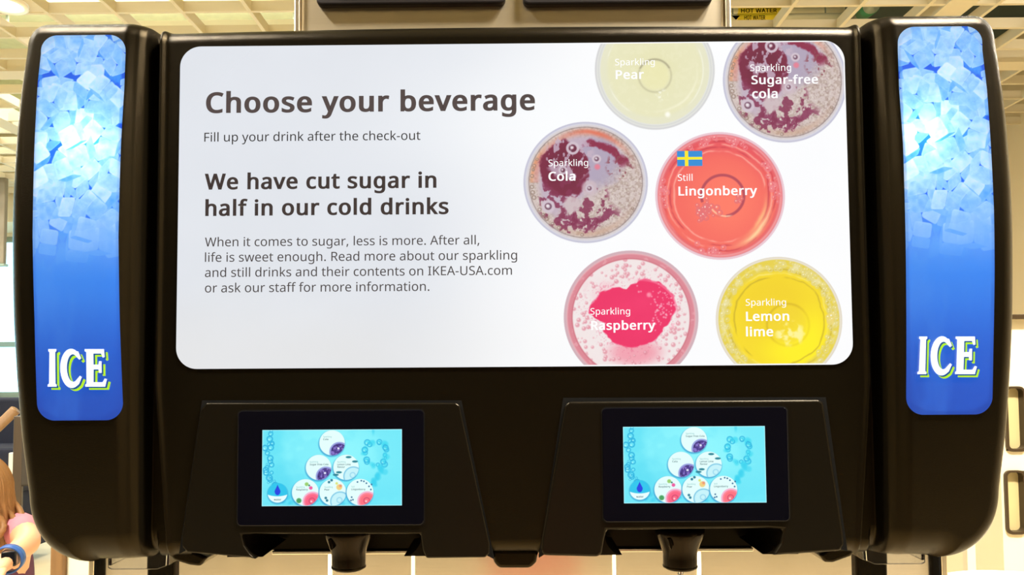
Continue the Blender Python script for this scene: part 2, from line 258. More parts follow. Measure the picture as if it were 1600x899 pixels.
u	495	404,430,427,430,427,287 427,143,427,0,408,0 389,0,370,0,366,19 363,38,359,57,358,57 357,57,356,57,347,42 335,30,321,20,306,10 291,3,273,-1,256,-6 238,-8,220,-8,186,-8 157,-3,134,8,110,19 93,36,81,59,69,82 63,112,63,148,63,242 63,336,63,430,87,430 111,430,135,430,135,338 135,245,135,153,135,119 142,93,158,76,173,59 198,51,230,51,262,51 287,57,306,69,324,81 337,98,345,121,353,145 357,173,357,206,357,281 357,355,357,430,380,430
v	407	190,0,163,0,109,143 54,287,0,430,25,430 50,430,75,430,106,345 136,261,167,176,171,165 176,152,180,137,185,123 190,109,193,96,197,83 200,72,201,63,202,63 203,63,204,63,207,72 210,83,214,96,218,110 222,123,227,138,232,152 237,165,241,176,271,261 302,345,332,430,357,430 382,430,407,430,353,287 298,143,244,0,217,0
w	630	370,162,346,243,342,254 339,265,336,276,333,287 330,298,328,308,325,317 323,327,321,335,319,344 317,351,316,357,315,357 314,357,313,357,312,351 310,344,308,335,306,327 304,317,302,307,300,297 297,286,294,275,291,265 288,253,284,242,258,162 233,81,207,1,180,1 153,1,127,1,87,144 48,287,9,431,33,431 57,431,82,431,102,354 121,278,141,201,145,186 149,170,153,154,157,139 160,124,163,109,166,95 168,83,169,73,170,73 171,73,172,73,174,79 176,87,178,97,180,107 182,117,185,128,187,138 190,149,193,160,196,170 199,180,201,188,227,269 252,350,277,431,303,431 329,431,354,431,379,350 404,269,428,188,432,176 436,163,440,149,444,135 447,122,451,109,454,96 456,84,457,74,458,74 459,74,460,74,461,83 463,94,466,108,469,121 473,136,477,153,481,169 485,185,489,201,509,278 529,354,549,431,573,431 597,431,621,431,582,287 542,144,502,1,474,1 447,1,419,1,395,82
y	409	59,286,1,430,26,430 51,430,76,430,107,348 138,267,169,185,175,171 179,157,184,144,189,130 193,117,196,105,200,92 203,80,205,68,206,68 207,68,209,68,212,82 217,99,224,121,231,142 238,164,245,186,275,267 304,349,333,430,358,430 384,430,409,430,347,267 285,104,224,-59,214,-86 202,-109,188,-130,174,-150 158,-165,138,-176,119,-187 95,-192,67,-192,55,-192 43,-192,34,-190,24,-189 16,-188,9,-186,9,-167 9,-149,9,-130,15,-131 22,-132,30,-133,38,-134 47,-135,56,-135,73,-135 87,-132,99,-126,111,-119 121,-111,130,-99,138,-88 146,-74,152,-59,159,-40 167,-21,174,-2,116,142
 	209	
'''
GLYPHS = {}
for _l in GLYPH_TEXT.strip('\n').split('\n'):
    _c, _a, _s = _l.split('\t')
    GLYPHS[_c] = (int(_a), [[tuple(map(int, p.split(','))) for p in s.split(' ')] for s in _s.split('|') if s])
def outline_mesh(splines):
    """fill closed bezier splines [(hl,co,hr) 2D] and return verts, faces (2D)"""
    cu = bpy.data.curves.new('lettering', 'CURVE'); cu.dimensions = '2D'; cu.fill_mode = 'BOTH'
    cu.resolution_u = 5
    for s in splines:
        sp = cu.splines.new('BEZIER'); sp.bezier_points.add(len(s)-1); sp.use_cyclic_u = True
        for bp, q in zip(sp.bezier_points, s):
            bp.handle_left_type = bp.handle_right_type = 'FREE'
            bp.handle_left = (q[0], q[1], 0); bp.co = (q[2], q[3], 0); bp.handle_right = (q[4], q[5], 0)
    o = bpy.data.objects.new('lettering', cu); COL.objects.link(o)
    dg = bpy.context.evaluated_depsgraph_get(); ev = o.evaluated_get(dg); me = ev.to_mesh()
    v = np.array([w.co[:2] for w in me.vertices]) if len(me.vertices) else np.zeros((0, 2))
    f = [tuple(p.vertices) for p in me.polygons]
    ev.to_mesh_clear(); bpy.data.objects.remove(o); bpy.data.curves.remove(cu)
    return v, f
def text_mesh(s, bold=0.0, track=0.0):
    """flat lettering in em units; bold adds a rim round every outline, wider sideways than upright"""
    sp, x = [], 0.0
    for c in s:
        adv, gl = GLYPHS[c]
        for q in gl:
            sp.append([(p[0]/1000+x, p[1]/1000, p[2]/1000+x, p[3]/1000, p[4]/1000+x, p[5]/1000) for p in q])
        x += adv/1000 + bold*1.5 + track
    v, f = outline_mesh(sp)
    if not bold: return v, f
    K = 0.62; V = [tuple(p) for p in v]; f = list(f)
    for q in sp:
        P = []
        for i, b in enumerate(q):
            c = q[(i+1) % len(q)]
            p0, p1, p2, p3 = np.array(b[2:4]), np.array(b[4:6]), np.array(c[0:2]), np.array(c[2:4])
            st = abs(np.cross(p1-p0, p3-p0))+abs(np.cross(p2-p0, p3-p0)) < 1e-6
            for t in ((0,) if st else (0, .2, .4, .6, .8)):
                P.append(p0*(1-t)**3+3*p1*t*(1-t)**2+3*p2*t*t*(1-t)+p3*t**3)
        P = np.array(P); keep = np.hypot(*(P-np.roll(P, 1, 0)).T) > 1e-5; P = P[keep]
        P[:, 1] /= K
        d = np.roll(P, -1, 0)-P; d /= np.hypot(*d.T)[:, None]
        n1 = np.stack([-d[:, 1], d[:, 0]], -1); n0 = np.roll(n1, 1, 0)          # outlines run clockwise: left is outside
        m = n0+n1; m /= np.maximum(np.hypot(*m.T), 1e-6)[:, None]
        ln = np.clip(1/np.maximum((m*n1).sum(1), .2), 1, 2.2)
        Q = P+m*(bold*ln)[:, None]
        P[:, 1] *= K; Q[:, 1] *= K
        o = len(V); n = len(P)
        V += [tuple(p) for p in P]+[tuple(p) for p in Q]
        f += [(o+i, o+n+i, o+n+(i+1) % n, o+(i+1) % n) for i in range(n)]
    v = np.array(V)
    v[:, 1] = (v[:, 1]+bold*K)*0.573/(0.573+2*bold*K)                            # keep the cap height
    return v, f

class Sheet:
    """collects coloured flat pieces of one printed sheet: verts (x,y,z) + ink colour"""
    def __init__(self): self.v, self.c, self.f, self.n = [], [], [], 0
    def add(self, v, f, col):
        v = np.asarray(v, float); col = np.broadcast_to(np.asarray(col, float), (len(v), 3))
        self.v.append(v); self.c.append(col); self.f.append((f, self.n)); self.n += len(v)
    def build(self, name, m, parent):
        V = np.concatenate(self.v); C = np.concatenate(self.c)
        faces = []
        for f, o in self.f:
            if isinstance(f, np.ndarray): faces.append(('q', f+o))
            else: faces.append(('l', [tuple(i+o for i in t) for t in f]))
        loops, starts, tot = [], [], 0
        for k, f in faces:
            if k == 'q':
                w = f.shape[1]
                loops.append(f.ravel()); starts.append(tot+np.arange(len(f))*w); tot += f.size
            else:
                for t in f:
                    loops.append(np.array(t)); starts.append(np.array([tot])); tot += len(t)
        loops = np.concatenate(loops).astype(np.int32); starts = np.concatenate(starts).astype(np.int32)
        me = bpy.data.meshes.new(name)
        me.vertices.add(len(V)); me.vertices.foreach_set('co', V.astype(np.float32).ravel())
        me.loops.add(len(loops)); me.loops.foreach_set('vertex_index', loops)
        me.polygons.add(len(starts)); me.polygons.foreach_set('loop_start', starts)
        me.update(calc_edges=True); me.validate()
        at_ = me.color_attributes.new('ink', 'FLOAT_COLOR', 'POINT')
        C4 = np.concatenate([C, np.ones((len(C), 1))], 1).astype(np.float32)
        at_.data.foreach_set('color', C4.ravel())
        return link(name, me, m, parent)

def grid_faces(nx, nz, keep=None):
    i, j = np.meshgrid(np.arange(nx-1), np.arange(nz-1), indexing='ij')
    a = i*nz+j
    q = np.stack([a, a+nz, a+nz+1, a+1], -1).reshape(-1, 4)       # faces -Y when x grows with i, z with j
    return q if keep is None else q[keep.reshape(-1)]

# ------------------------------------------------------------------ painting (numpy): value noise and soft shapes
def vnoise(x, y, seed=0):
    xi = np.floor(x).astype(np.int64); yi = np.floor(y).astype(np.int64)
    fx = x-xi; fy = y-yi; fx = fx*fx*(3-2*fx); fy = fy*fy*(3-2*fy)
    def h(a, b):
        n = (a*374761393 + b*668265263 + seed*974634777) & 0xffffffff
        n = ((n ^ (n >> 13))*1274126177) & 0xffffffff
        return ((n ^ (n >> 16)) & 0xffff)/65535.0
    return (h(xi, yi)*(1-fx)+h(xi+1, yi)*fx)*(1-fy) + (h(xi, yi+1)*(1-fx)+h(xi+1, yi+1)*fx)*fy
def fbm(x, y, seed=0, octv=4):
    s, a, t = 0, 1.0, 0
    for k in range(octv):
        s = s+a*vnoise(x*2**k, y*2**k, seed+k*17); t += a; a *= 0.5
    return s/t
def ss(a, b, x):
    t = np.clip((x-a)/(b-a), 0, 1); return t*t*(3-2*t)
class Paint:
    def __init__(self, x, y, base):
        self.x, self.y = x, y; self.c = np.ones(x.shape+(3,))*np.array(base)/255.0
    def put(self, mask, col):
        m = np.clip(mask, 0, 1)[..., None]
        self.c = self.c*(1-m)+np.asarray(col, float)/255.0*m
    def disc(self, cx, cy, r, col, soft=0.02, a=1.0):
        d = np.hypot(self.x-cx, self.y-cy); self.put(a*(1-ss(r-soft, r+soft, d)), col)
    def ring(self, cx, cy, r, w, col, a=1.0):
        d = np.abs(np.hypot(self.x-cx, self.y-cy)-r); self.put(a*(1-ss(w*0.4, w, d)), col)
    def bubble(self, cx, cy, r, dark, light, a=0.8):
        self.ring(cx, cy, r, r*0.35+0.004, dark, a)
        self.disc(cx-r*0.25, cy+r*0.3, r*0.3, light, r*0.2, a)

# ------------------------------------------------------------------ materials
M = {}
M['plastic'] = mat('black_moulded_plastic', (0.0028, 0.0022, 0.0012), 0.24, spec=0.14, bump=0.28, bscale=1300, tint=(1, .74, .36))
M['plastic_smooth'] = mat('black_plastic', (0.004, 0.0032, 0.002), 0.26, spec=0.13, bump=0.06, bscale=1200, tint=(1, .85, .6))
M['gap'] = mat('dark_recess', (0.003, 0.003, 0.003), 0.8, spec=0.1, var=0.2)
M['glass_black'] = mat('black_screen_glass', (0.001, 0.001, 0.003), 0.08, spec=0.25, bump=0.02, bscale=30)
M['nozzle'] = mat('glossy_black_plastic', (0.004, 0.003, 0.002), 0.18, spec=0.09, tint=(1, .72, .45), bump=0.02, bscale=60)
M['steel'] = mat('brushed_steel', (0.80, 0.73, 0.60), 0.21, metal=1.0, var=0.12, vscale=10, stretch=(1.2, 6, 60), aniso=0.9)
M['strip'] = mat('emissive_white', (0.9, 0.9, 0.9), 0.4, emit=(1, 0.93, 0.72), es=3.2, var=0.01)
M['steel_top'] = mat('satin_steel', (0.62, 0.54, 0.40), 0.34, metal=1.0, var=0.06, vscale=10, stretch=(1.2, 6, 60))
M['steel_edge'] = mat('steel_edge', (0.75, 0.68, 0.55), 0.25, metal=1.0, var=0.05)
M['louver'] = mat('dark_louvre', (0.008, 0.005, 0.005), 0.45, spec=0.3, var=0.2)
M['clear'] = mat('clear_plastic', (0.95, 0.97, 0.97), 0.05, spec=0.5, transmission=1.0, var=0.02)
M['water'] = mat('water', (1, 1, 1), 0.0, transmission=1.0, var=0.01)
M['led'] = mat('lamp_white', (0.9, 0.9, 0.85), 0.4, emit=(1, 0.9, 0.7), es=4.0, var=0.02)
M['cream'] = mat('cream_painted_metal', rgb(216, 204, 176), 0.55, var=0.03, vscale=3)
M['deck'] = mat('roof_deck', rgb(196, 198, 160), 0.9, var=0.16, vscale=14)
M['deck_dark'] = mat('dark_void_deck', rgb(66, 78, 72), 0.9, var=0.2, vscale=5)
M['wall_tan'] = mat('tan_wall_paint', rgb(224, 208, 174), 0.8, var=0.03, vscale=2)
M['wall_cream'] = mat('cream_wall_paint', rgb(242, 232, 206), 0.8, var=0.02, vscale=2)
M['wall_dark'] = mat('dark_brown_wall_paint', rgb(46, 38, 28), 0.8, var=0.04, vscale=2)
M['floor'] = mat('warm_floor', rgb(214, 198, 164), 0.5, var=0.10, vscale=3)
M['cream_laminate'] = mat('cream_laminate', rgb(222, 210, 178), 0.5, var=0.02)
M['white'] = mat('white_laminate', rgb(246, 240, 226), 0.5, var=0.02)
M['frame_brown'] = mat('bronze_frame', rgb(58, 45, 28), 0.35, metal=0.3, var=0.1)
M['beige_panel'] = mat('beige_insert', rgb(186, 170, 122), 0.5, var=0.05)
M['wood'] = mat('brown_wood', rgb(140, 106, 68), 0.5, var=0.22, vscale=9, stretch=(8, 8, 1))
M['navy'] = mat('navy_fabric', rgb(24, 28, 48), 0.85, var=0.2, vscale=20)
M['charcoal'] = mat('charcoal_fabric', rgb(58, 52, 44), 0.8, var=0.2, vscale=20)
M['grey_paint'] = mat('grey_paint', rgb(132, 122, 104), 0.7, var=0.04)
M['dark_wood'] = mat('dark_wood', rgb(66, 54, 40), 0.5, var=0.2, vscale=12)
M['skin'] = mat('skin', rgb(232, 178, 140), 0.5, var=0.05, vscale=12)
M['hair'] = mat('brown_hair', rgb(150, 108, 64), 0.55, var=0.45, vscale=30, stretch=(40, 40, 1.5))
M['top_pink'] = mat('pink_sleeve_fabric', rgb(226, 140, 158), 0.8, var=0.08, vscale=30)
M['top_purple'] = mat('purple_fabric', rgb(96, 52, 82), 0.8, var=0.15, vscale=30)
M['lime'] = mat('lime_fabric', rgb(170, 204, 96), 0.8, var=0.1, vscale=30)
M['watch'] = mat('blue_watch_strap', rgb(44, 92, 170), 0.4, var=0.1)
M['watch_face'] = mat('watch_face', rgb(16, 18, 24), 0.15, var=0.1)
M['yellow_label'] = mat('yellow_label', rgb(240, 214, 40), 0.5, var=0.04)
M['label_ink'] = mat('label_black_ink', rgb(40, 34, 14), 0.6, var=0.1)
M['pipe'] = mat('white_pipe_jacket', rgb(222, 216, 182), 0.6, var=0.06, vscale=12)
M['pipe_grey'] = mat('grey_pipe', rgb(150, 158, 140), 0.35, metal=0.4, var=0.1)
M['green_band'] = mat('green_band', rgb(64, 140, 92), 0.5, var=0.1)
M['lamp_white'] = mat('white_lamp_rim', rgb(252, 246, 232), 0.35, var=0.01)
M['lamp_glow'] = mat('lit_lens', (1, 1, 1), 0.4, emit=(1.0, 0.93, 0.78), es=6.0, var=0.01)
M['dark_gap'] = mat('dark_gasket', rgb(70, 58, 36), 0.6, var=0.1)
M['glass'] = mat('window_glass', (1, 1, 1), 0.0, transmission=1.0, var=0.0)
M['red'] = mat('red_board', rgb(112, 18, 8), 0.6, var=0.05)
M['stone'] = mat('counter_top', rgb(206, 186, 146), 0.4, var=0.2, vscale=30)
P_MAIN = print_mat('backlit_menu_print', 1.0, 0.35, 0.10)
P_ICE = print_mat('backlit_ice_print', 0.80, 0.25, 0.10, translucent=0.9)
P_LCD = print_mat('lit_screen_picture', 1.0, 0.3, 0.08)

# ------------------------------------------------------------------ the room
def struct(name, bm, m, smooth=False):
    return tag(obj(name, bm, m, None, smooth), kind='structure')
XL, XR, YB, YF_L, YF_R = -7.0, 4.6, -3.2, 10.0, 7.7
bm = bmesh.new(); box(bm, XL-.2, XR+.2, YB-.2, YF_L+.3, -0.1, 0.0); struct('floor', bm, M['floor'])
LWIN = [(2.6, 5.0), (5.12, 7.5), (7.62, 9.9)]
bm = bmesh.new(); box(bm, XL-.2, XL, YB-.2, YF_L+.3, 0, 1.20); box(bm, XL-.2, XL, YB-.2, YF_L+.3, 3.32, 4.75); box(bm, XL-.2, XL, YB-.2, LWIN[0][0], 1.20, 3.32)
for y0, y1 in ((5.0, 5.12), (7.5, 7.62), (9.9, YF_L+.3)): box(bm, XL-.2, XL, y0, y1, 1.20, 3.32)
struct('wall_left', bm, M['wall_cream'])
for k, (y0, y1) in enumerate(LWIN):
    bm = bmesh.new()
    box(bm, XL-.11, XL-.05, y0, y1, 1.20, 1.27); box(bm, XL-.11, XL-.05, y0, y1, 3.25, 3.32); box(bm, XL-.11, XL-.05, y0, y0+.07, 1.27, 3.25); box(bm, XL-.11, XL-.05, y1-.07, y1, 1.27, 3.25)
    box(bm, XL-.10, XL-.06, y0+.07, y1-.07, 1.86, 1.93)
    w = struct('window_%d' % (k+4), bm, M['pipe_grey'])
    bm = bmesh.new(); box(bm, XL-.085, XL-.075, y0+.06, y1-.06, 1.26, 3.26); obj('window_pane', bm, M['glass'], w)
bm = bmesh.new(); box(bm, XR, XR+.2, YB-.2, YF_L+.3, 0, 4.75); struct('wall_right', bm, M['wall_tan'])
bm = bmesh.new(); box(bm, XL, XR, YB-.2, YB, 0, 4.75); struct('wall_back', bm, M['wall_dark'])
# far wall: windows on the left, cream wall on the right
WZ0, WZ1 = 1.20, 3.32
bm = bmesh.new()
box(bm, XL, 1.6, YF_L, YF_L+.2, 0, WZ0); box(bm, XL, 1.6, YF_L, YF_L+.2, WZ1, 4.75)
for x in (XL, -4.62, -2.2): box(bm, x, x+.12, YF_L, YF_L+.2, WZ0, WZ1)
box(bm, 0.2, 1.6, YF_L, YF_L+.2, WZ0, WZ1)
struct('wall_far', bm, M['wall_tan'])
bm = bmesh.new(); box(bm, 1.6, XR, YF_R, YF_R+.2, 0, 4.75); struct('wall_side', bm, M['wall_cream'])
bm = bmesh.new(); box(bm, 1.6, 1.8, YF_R+.2, YF_L, 0, 4.75); struct('wall_return', bm, M['wall_cream'])
for k, (x0, x1) in enumerate([(XL+.12, -4.62), (-4.50, -2.2), (-2.08, 0.2)]):
    bm = bmesh.new()
    box(bm, x0, x1, YF_L+.05, YF_L+.11, WZ0, WZ0+.07); box(bm, x0, x1, YF_L+.05, YF_L+.11, WZ1-.07, WZ1)
    box(bm, x0, x0+.07, YF_L+.05, YF_L+.11, WZ0+.07, WZ1-.07); box(bm, x1-.07, x1, YF_L+.05, YF_L+.11, WZ0+.07, WZ1-.07)
    box(bm, x0+.07, x1-.07, YF_L+.06, YF_L+.10, 1.86, 1.93)
    w = struct('window_%d' % (k+1), bm, M['pipe_grey'])
    bm = bmesh.new(); box(bm, x0+.06, x1-.06, YF_L+.075, YF_L+.085, WZ0+.06, WZ1-.06)
    obj('window_pane', bm, M['glass'], w)
bm = bmesh.new(); box(bm, XL, 0.3, YF_L-.16, YF_L, WZ0-.07, WZ0); struct('trim_1', bm, M['grey_paint'])

# open ceiling grid: tall thin blades, wider main rails, a mottled deck above
bm = bmesh.new()
SY, SX = 0.1497*2.2, 0.1875*2.2
MAIN_Y, MAIN_X = 5.50, [2.72, -4.45]
def over(px, py): p = at(px, py, 5.0); d = p-CAM; return CAM+d*((CEIL-CAM.z)/d.z)
y_ref = over(180, 20.5).y; x_ref = over(180, 20.5).x
ys = [y_ref+SY*k for k in range(-24, 16)]; xs = [x_ref+SX*k for k in range(-11, 18)]
H = 0.066
for y in ys:
    if YB < y < YF_L and abs(y-MAIN_Y) > .12:
        box(bm, XL, XR, y-.012, y+.012, CEIL, CEIL+H)
for x in xs:
    if XL < x < XR and all(abs(x-m) > .1 for m in MAIN_X):
        box(bm, x-.012, x+.012, YB, YF_L, CEIL-.002, CEIL+H-.002)
box(bm, XL, XR, MAIN_Y-.08, MAIN_Y+.08, CEIL-.012, CEIL+.13)
box(bm, XL, XR, 0.4, .56, CEIL-.012, CEIL+.13)
for x in MAIN_X: box(bm, x-.085, x+.085, YB, YF_L, CEIL-.006, CEIL+.13)
# solid tile that carries the downlight
p = over(20, 12)
tx0 = x_ref-2*SX; ty0 = y_ref-SY
box(bm, tx0+.009, tx0+SX-.009, ty0+.009, ty0+SY-.009, CEIL+.004, CEIL+.03)
bmesh.ops.remove_doubles(bm, verts=bm.verts, dist=1e-6)
ceiling = struct('ceiling', bm, M['cream'])
bm = bmesh.new(); box(bm, XL, 0.6, YB, YF_L+.3, 4.62, 4.72); box(bm, XL, .6, 7.9, 8.0, 4.1, 4.62); struct('ceiling_deck', bm, M['deck'])
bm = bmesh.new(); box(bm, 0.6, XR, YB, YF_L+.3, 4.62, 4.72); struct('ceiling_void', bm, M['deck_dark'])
# lowered bulkhead in front of the windows
bm = bmesh.new(); box(bm, XL, 0.2, 9.25, YF_L, 3.36, 4.6); struct('trim_2', bm, M['wall_tan'])

# ------------------------------------------------------------------ ceiling lamps
def downlight(x, y, label):
    t = empty('recessed_downlight', (x, y, CEIL), label, 'ceiling light', 'round recessed ceiling lights')
    bm = bmesh.new(); lathe(bm, x, y, [(.118, CEIL-.002), (.122, CEIL-.016), (.098, CEIL-.020), (.092, CEIL-.004)], 40, cap=False)
    obj('trim_ring', bm, M['lamp_white'], t, True)
    bm = bmesh.new(); lathe(bm, x, y, [(.122, CEIL+.002), (.122, CEIL+.10), (.05, CEIL+.13)], 32); obj('housing', bm, M['lamp_white'], t, True)
    bm = bmesh.new(); lathe(bm, x, y, [(.001, CEIL-.006), (.092, CEIL-.004), (.093, CEIL+.001)], 32); obj('lens', bm, M['lamp_glow'], t, True)
    lamp('downlight_beam', 'AREA', (x, y, CEIL-.025), LAMP_POWER*(3.6 if abs(y-.36) < .01 else 1), WARM, 0.30, parent=None)  # added unseen lamps over the dispenser front are boosted for gold edge highlights
for i, (x, y) in enumerate(DOWNLIGHTS):
    if i == 0:
        q = over(8, 5); x, y = q.x, q.y
    downlight(x, y, 'round white recessed ceiling light in the ceiling tile above the left ice panel' if i == 0 else
              'unseen round white recessed ceiling light out in the open ceiling grid')
STRIP_LABELS = ['long white strip light above the ceiling grid left of the steel cabinet', 'white strip light further back over the far ceiling grid',
                'white strip light above the far left ceiling grid', 'white strip light above the right ceiling grid', 'white strip light above the grid left of the dispenser']
for (x, y, w), lb in zip(STRIPS, STRIP_LABELS):
    t = empty('strip_light', (x, y, 4.30), lb, 'strip light', 'strip lights above the ceiling grid')
    bm = bmesh.new(); box(bm, x-w/2, x+w/2, y-.05, y+.05, 4.36, 4.42); bevel(obj('tray', bm, M['lamp_white'], t), .006)
    bm = bmesh.new(); tube(bm, [(x-w/2+.03, y, 4.335), (x+w/2-.03, y, 4.335)], .022, 14); obj('tube_lamp', bm, M['lamp_glow'], t, True)
    for xx in (x-w/2+.1, x+w/2-.1):
        bm = bmesh.new(); box(bm, xx-.01, xx+.01, y-.008, y+.008, 4.42, 4.62); obj('hanger', bm, M['pipe_grey'], t)
    lamp('strip_beam', 'AREA', (x, y, 4.30), 60, (1, .97, .86), w, size_y=.06)
    lamp('strip_uplight', 'AREA', (x, y, 4.44), 10, (1, .97, .86), w, rot=(PI, 0, 0), size_y=.06)

# ------------------------------------------------------------------ THE DRINK DISPENSER
DY = 0.87                                    # front plane of its middle section
DISP = empty('drink_dispenser', (0, 1.0, 0.9), 'wide black self service drink dispenser with a lit menu panel and two touch screens', 'drink dispenser')
ZMID = at(800, 420, .845).z

def outline_half():
    L = [(46,770),(40,674),(36,590),(32,500),(31,450),(30,370),(31,300),(34,200),(37,150),(41,100),(43,82)]
    R = [(1557,765),(1566,674),(1570,590),(1572,500),(1572,450),(1572,370),(1571,300),(1566,200),(1562,150),(1557,100),(1554,70)]
    z, w = [], []
    for (a, b), (c, d) in zip(L, R):
        z0 = at(a, b, .868).z; z1 = at(c, d, .868).z; x0 = at(a, b, .868).x; x1 = at(c, d, .868).x
        z.append((z0+z1)/2); w.append((x1-x0)/2)
    zb, zt = (at(150, 881, .868).z+at(1440, 874, .868).z)/2, (at(76, 36, .868).z+at(1524, 22, .868).z)/2
    u = DY/F
    zs = np.linspace(zb, zt, 700); ws = np.interp(zs, z, w)
    k = np.clip((zs-(zt-40*u))/(40*u), 0, 1); ws = ws-33*u*(1-np.sqrt(1-k**2))
    k = np.clip(((zb+108*u)-zs)/(108*u), 0, 1); ws = ws-100*u*(1-(1-k**2.25)**(1/2.25))
    z, w = zs, ws
    xc = (XZ(30, 370, .868)[0]+XZ(1572, 370, .868)[0])/2
    return np.array(z), np.array(w), xc
OZ, OW, XC = outline_half()
ZB, ZT = OZ[0], OZ[-1]
SPX = DY/F                                   # one photo pixel at the front plane, in metres
Z_TOP_C = (at(330, 45.5, DY+.004).z+at(1320, 37, DY+.004).z)/2
Z_BOT_C = at(800, 871, DY).z

def zbot(ax):
    return ZB+(Z_BOT_C-ZB)*(1-ss(525*SPX, 548*SPX, ax))
def ztop(ax):
    d = ss(536*SPX, 598*SPX, ax)
    crown = 0.004*(1-(ax/(540*SPX))**2)*(1-d)
    return Z_TOP_C+crown+(ZT-Z_TOP_C)*d
def front_y(x, z):
    """depth of the moulded face at (x,z), before its edges are rounded over"""
    ax = np.abs(x-XC)/SPX
    zz = (z-ZMID)/SPX
    bulge = 9.0e-5*zz*zz*1e-3*np.where(zz > 0, 1.0, .9)
    low = np.clip((-zz-170)/260, 0, 1)       # the groove widens downwards
    tower = 0.843-DY+bulge
    t = 0.55*ss(571, 588, ax)+0.45*ss(583, 606, ax)
    y = tower*t
    lip = 556-20*low
    y = y-0.0045*np.exp(-((ax-lip+2)/5.0)**2)*(1-.6*low)
    g0, g1 = 561-22*low, 573
    groove = ss(g0-5, g0+4, ax)*(1-ss(g1-4, g1+6, ax))
    y = y+0.016*groove
    # middle section: bottom tucks back a little
    return DY+y
nC, nR = 561, 380
tt = np.concatenate([ss(0, 1, np.linspace(0, .5, 90))*2*.16/1.0, np.linspace(.16, .90, nR-150)[1:], .90+.10*np.sin(np.linspace(0, PI/2, 62))[1:]])
tt = np.unique(np.clip(tt, 0, 1)); nR = len(tt)
sv = np.concatenate([np.linspace(-1, -.66, 190), np.linspace(-.66, .66, 183)[1:-1], np.linspace(.66, 1, 190)]); nC = len(sv)
zn = ZB+(ZT-ZB)*tt
Wrow = np.interp(zn, OZ, OW)
Xg = XC+sv[:, None]*Wrow[None, :]
ax = np.abs(Xg-XC)
Zg = zbot(ax)+(ztop(ax)-zbot(ax))*tt[None, :]
# roll the outer edge back
top = np.stack([Xg[:, -1], Zg[:, -1]], -1); botm = np.stack([Xg[:, 0], Zg[:, 0]], -1)
lft = np.stack([Xg[0], Zg[0]], -1); rgt = np.stack([Xg[-1], Zg[-1]], -1)
def dist(P, poly):
    out = np.full(len(P), 9.0)
    A, B = poly[:-1], poly[1:]
    for a, b in zip(A, B):
        ab = b-a; L2 = (ab@ab)+1e-12
        t = np.clip(((P-a)@ab)/L2, 0, 1)
        q = a+t[:, None]*ab-P
        out = np.minimum(out, np.hypot(q[:, 0], q[:, 1]))
    return out
Pf = np.stack([Xg.ravel(), Zg.ravel()], -1)
def over_round(d, r, k=1.0):
    u = np.clip(1-d/r, 0, 1); return r*k*(1-np.sqrt(np.clip(1-u*u, 0, 1)))
axf = np.abs(Pf[:, 0]-XC)/SPX
sub = lambda q, k: np.concatenate([q[:-1:k], q[-1:]])
d_top = dist(Pf, sub(top, 4)); d_side = np.minimum(dist(Pf, sub(lft, 3)), dist(Pf, sub(rgt, 3))); d_bot = dist(Pf, sub(botm, 4))
rb = np.where(axf > 560, .036, .020)
add = np.maximum.reduce([over_round(d_top, .019), over_round(d_side, .019), over_round(d_bot, 1.0*rb)])
Yg = (front_y(Pf[:, 0], Pf[:, 1])+add)

# ---- openings: ice panels, menu panel, the two serving heads
def pts_px(P, Y): return [XZ(a, b, Y) for a, b in P]
def inside(P, poly):
    r = np.zeros(len(P), bool); n = len(poly)
    for i in range(n):
        x0, y0 = poly[i]; x1, y1 = poly[(i+1) % n]
        c = ((y0 > P[:, 1]) != (y1 > P[:, 1]))
        r ^= c & (P[:, 0] < (x1-x0)*(P[:, 1]-y0)/(y1-y0+1e-15)+x0)
    return r
MENU = pts_px([(283,72),(1319,65.5),(1332,570.5),(275,576.5)], DY)
MX0, MX1 = (MENU[0][0]+MENU[3][0])/2, (MENU[1][0]+MENU[2][0])/2
MZ0, MZ1 = (MENU[2][1]+MENU[3][1])/2, (MENU[0][1]+MENU[1][1])/2
YM = DY-.0012
HEADS = {'left': dict(out=[(322,630),(712,630),(718,634),(765,850),(765,866),(758,872),(666,873),(661,862),(657,835),(400,835),(377,836),(381,853),(390,866),(400,875),(389,872),(292,864),(284,855),(284,838),(313,640)],
                      glass=(371,662,641,822), lcd=(409,628,671,791.5), noz=(545,)),
         'right': dict(out=[(889,628),(1280,625),(1287,629),(1318,830),(1320,852),(1313,862),(1220,868),(1208,869),(1220,850),(1224,828),(1200,826),(948,829),(944,845),(941,866),(934,871),(850,869),(845,862),(846,845),(883,634)],
                       glass=(943,1229,636.5,816), lcd=(975,1195,666,787), noz=(1062,))}
def head_x(px): return at(px, 700, DY).x
ICE = {'left': dict(L=[(65,55),(65,85),(60,130),(55,225),(52,370),(55,500),(58,610),(60,657)], R=[(197,55),(197,85),(195,140),(190,225),(186,370),(188,500),(193,630),(193,657)], t=(130,54), b=(126,657)),
       'right': dict(L=[(1402,41),(1402,80),(1404,140),(1410,225),(1414,370),(1415,450),(1415,610),(1415,648)], R=[(1533,41),(1534,80),(1541,140),(1547,225),(1552,330),(1553,420),(1551,550),(1549,648)], t=(1468,40.5), b=(1482,648))}
def ice_edges(d):
    zt = at(d['t'][0], d['t'][1], .853).z; zb = at(d['b'][0], d['b'][1], .849).z
    def tab(P):
        q = []
        for a, b in P:
            Y = .85
            for _ in range(4):
                x, z = XZ(a, b, Y); Y = float(front_y(np.array([XC+.5]), np.array([z]))[0])
            q.append((z, x))
        q.sort(); return np.array(q)
    return zb, zt, tab(d['L']), tab(d['R'])
holes = [rrect(MX0+.004, MX1-.004, MZ0+.004, MZ1-.004, .022)]
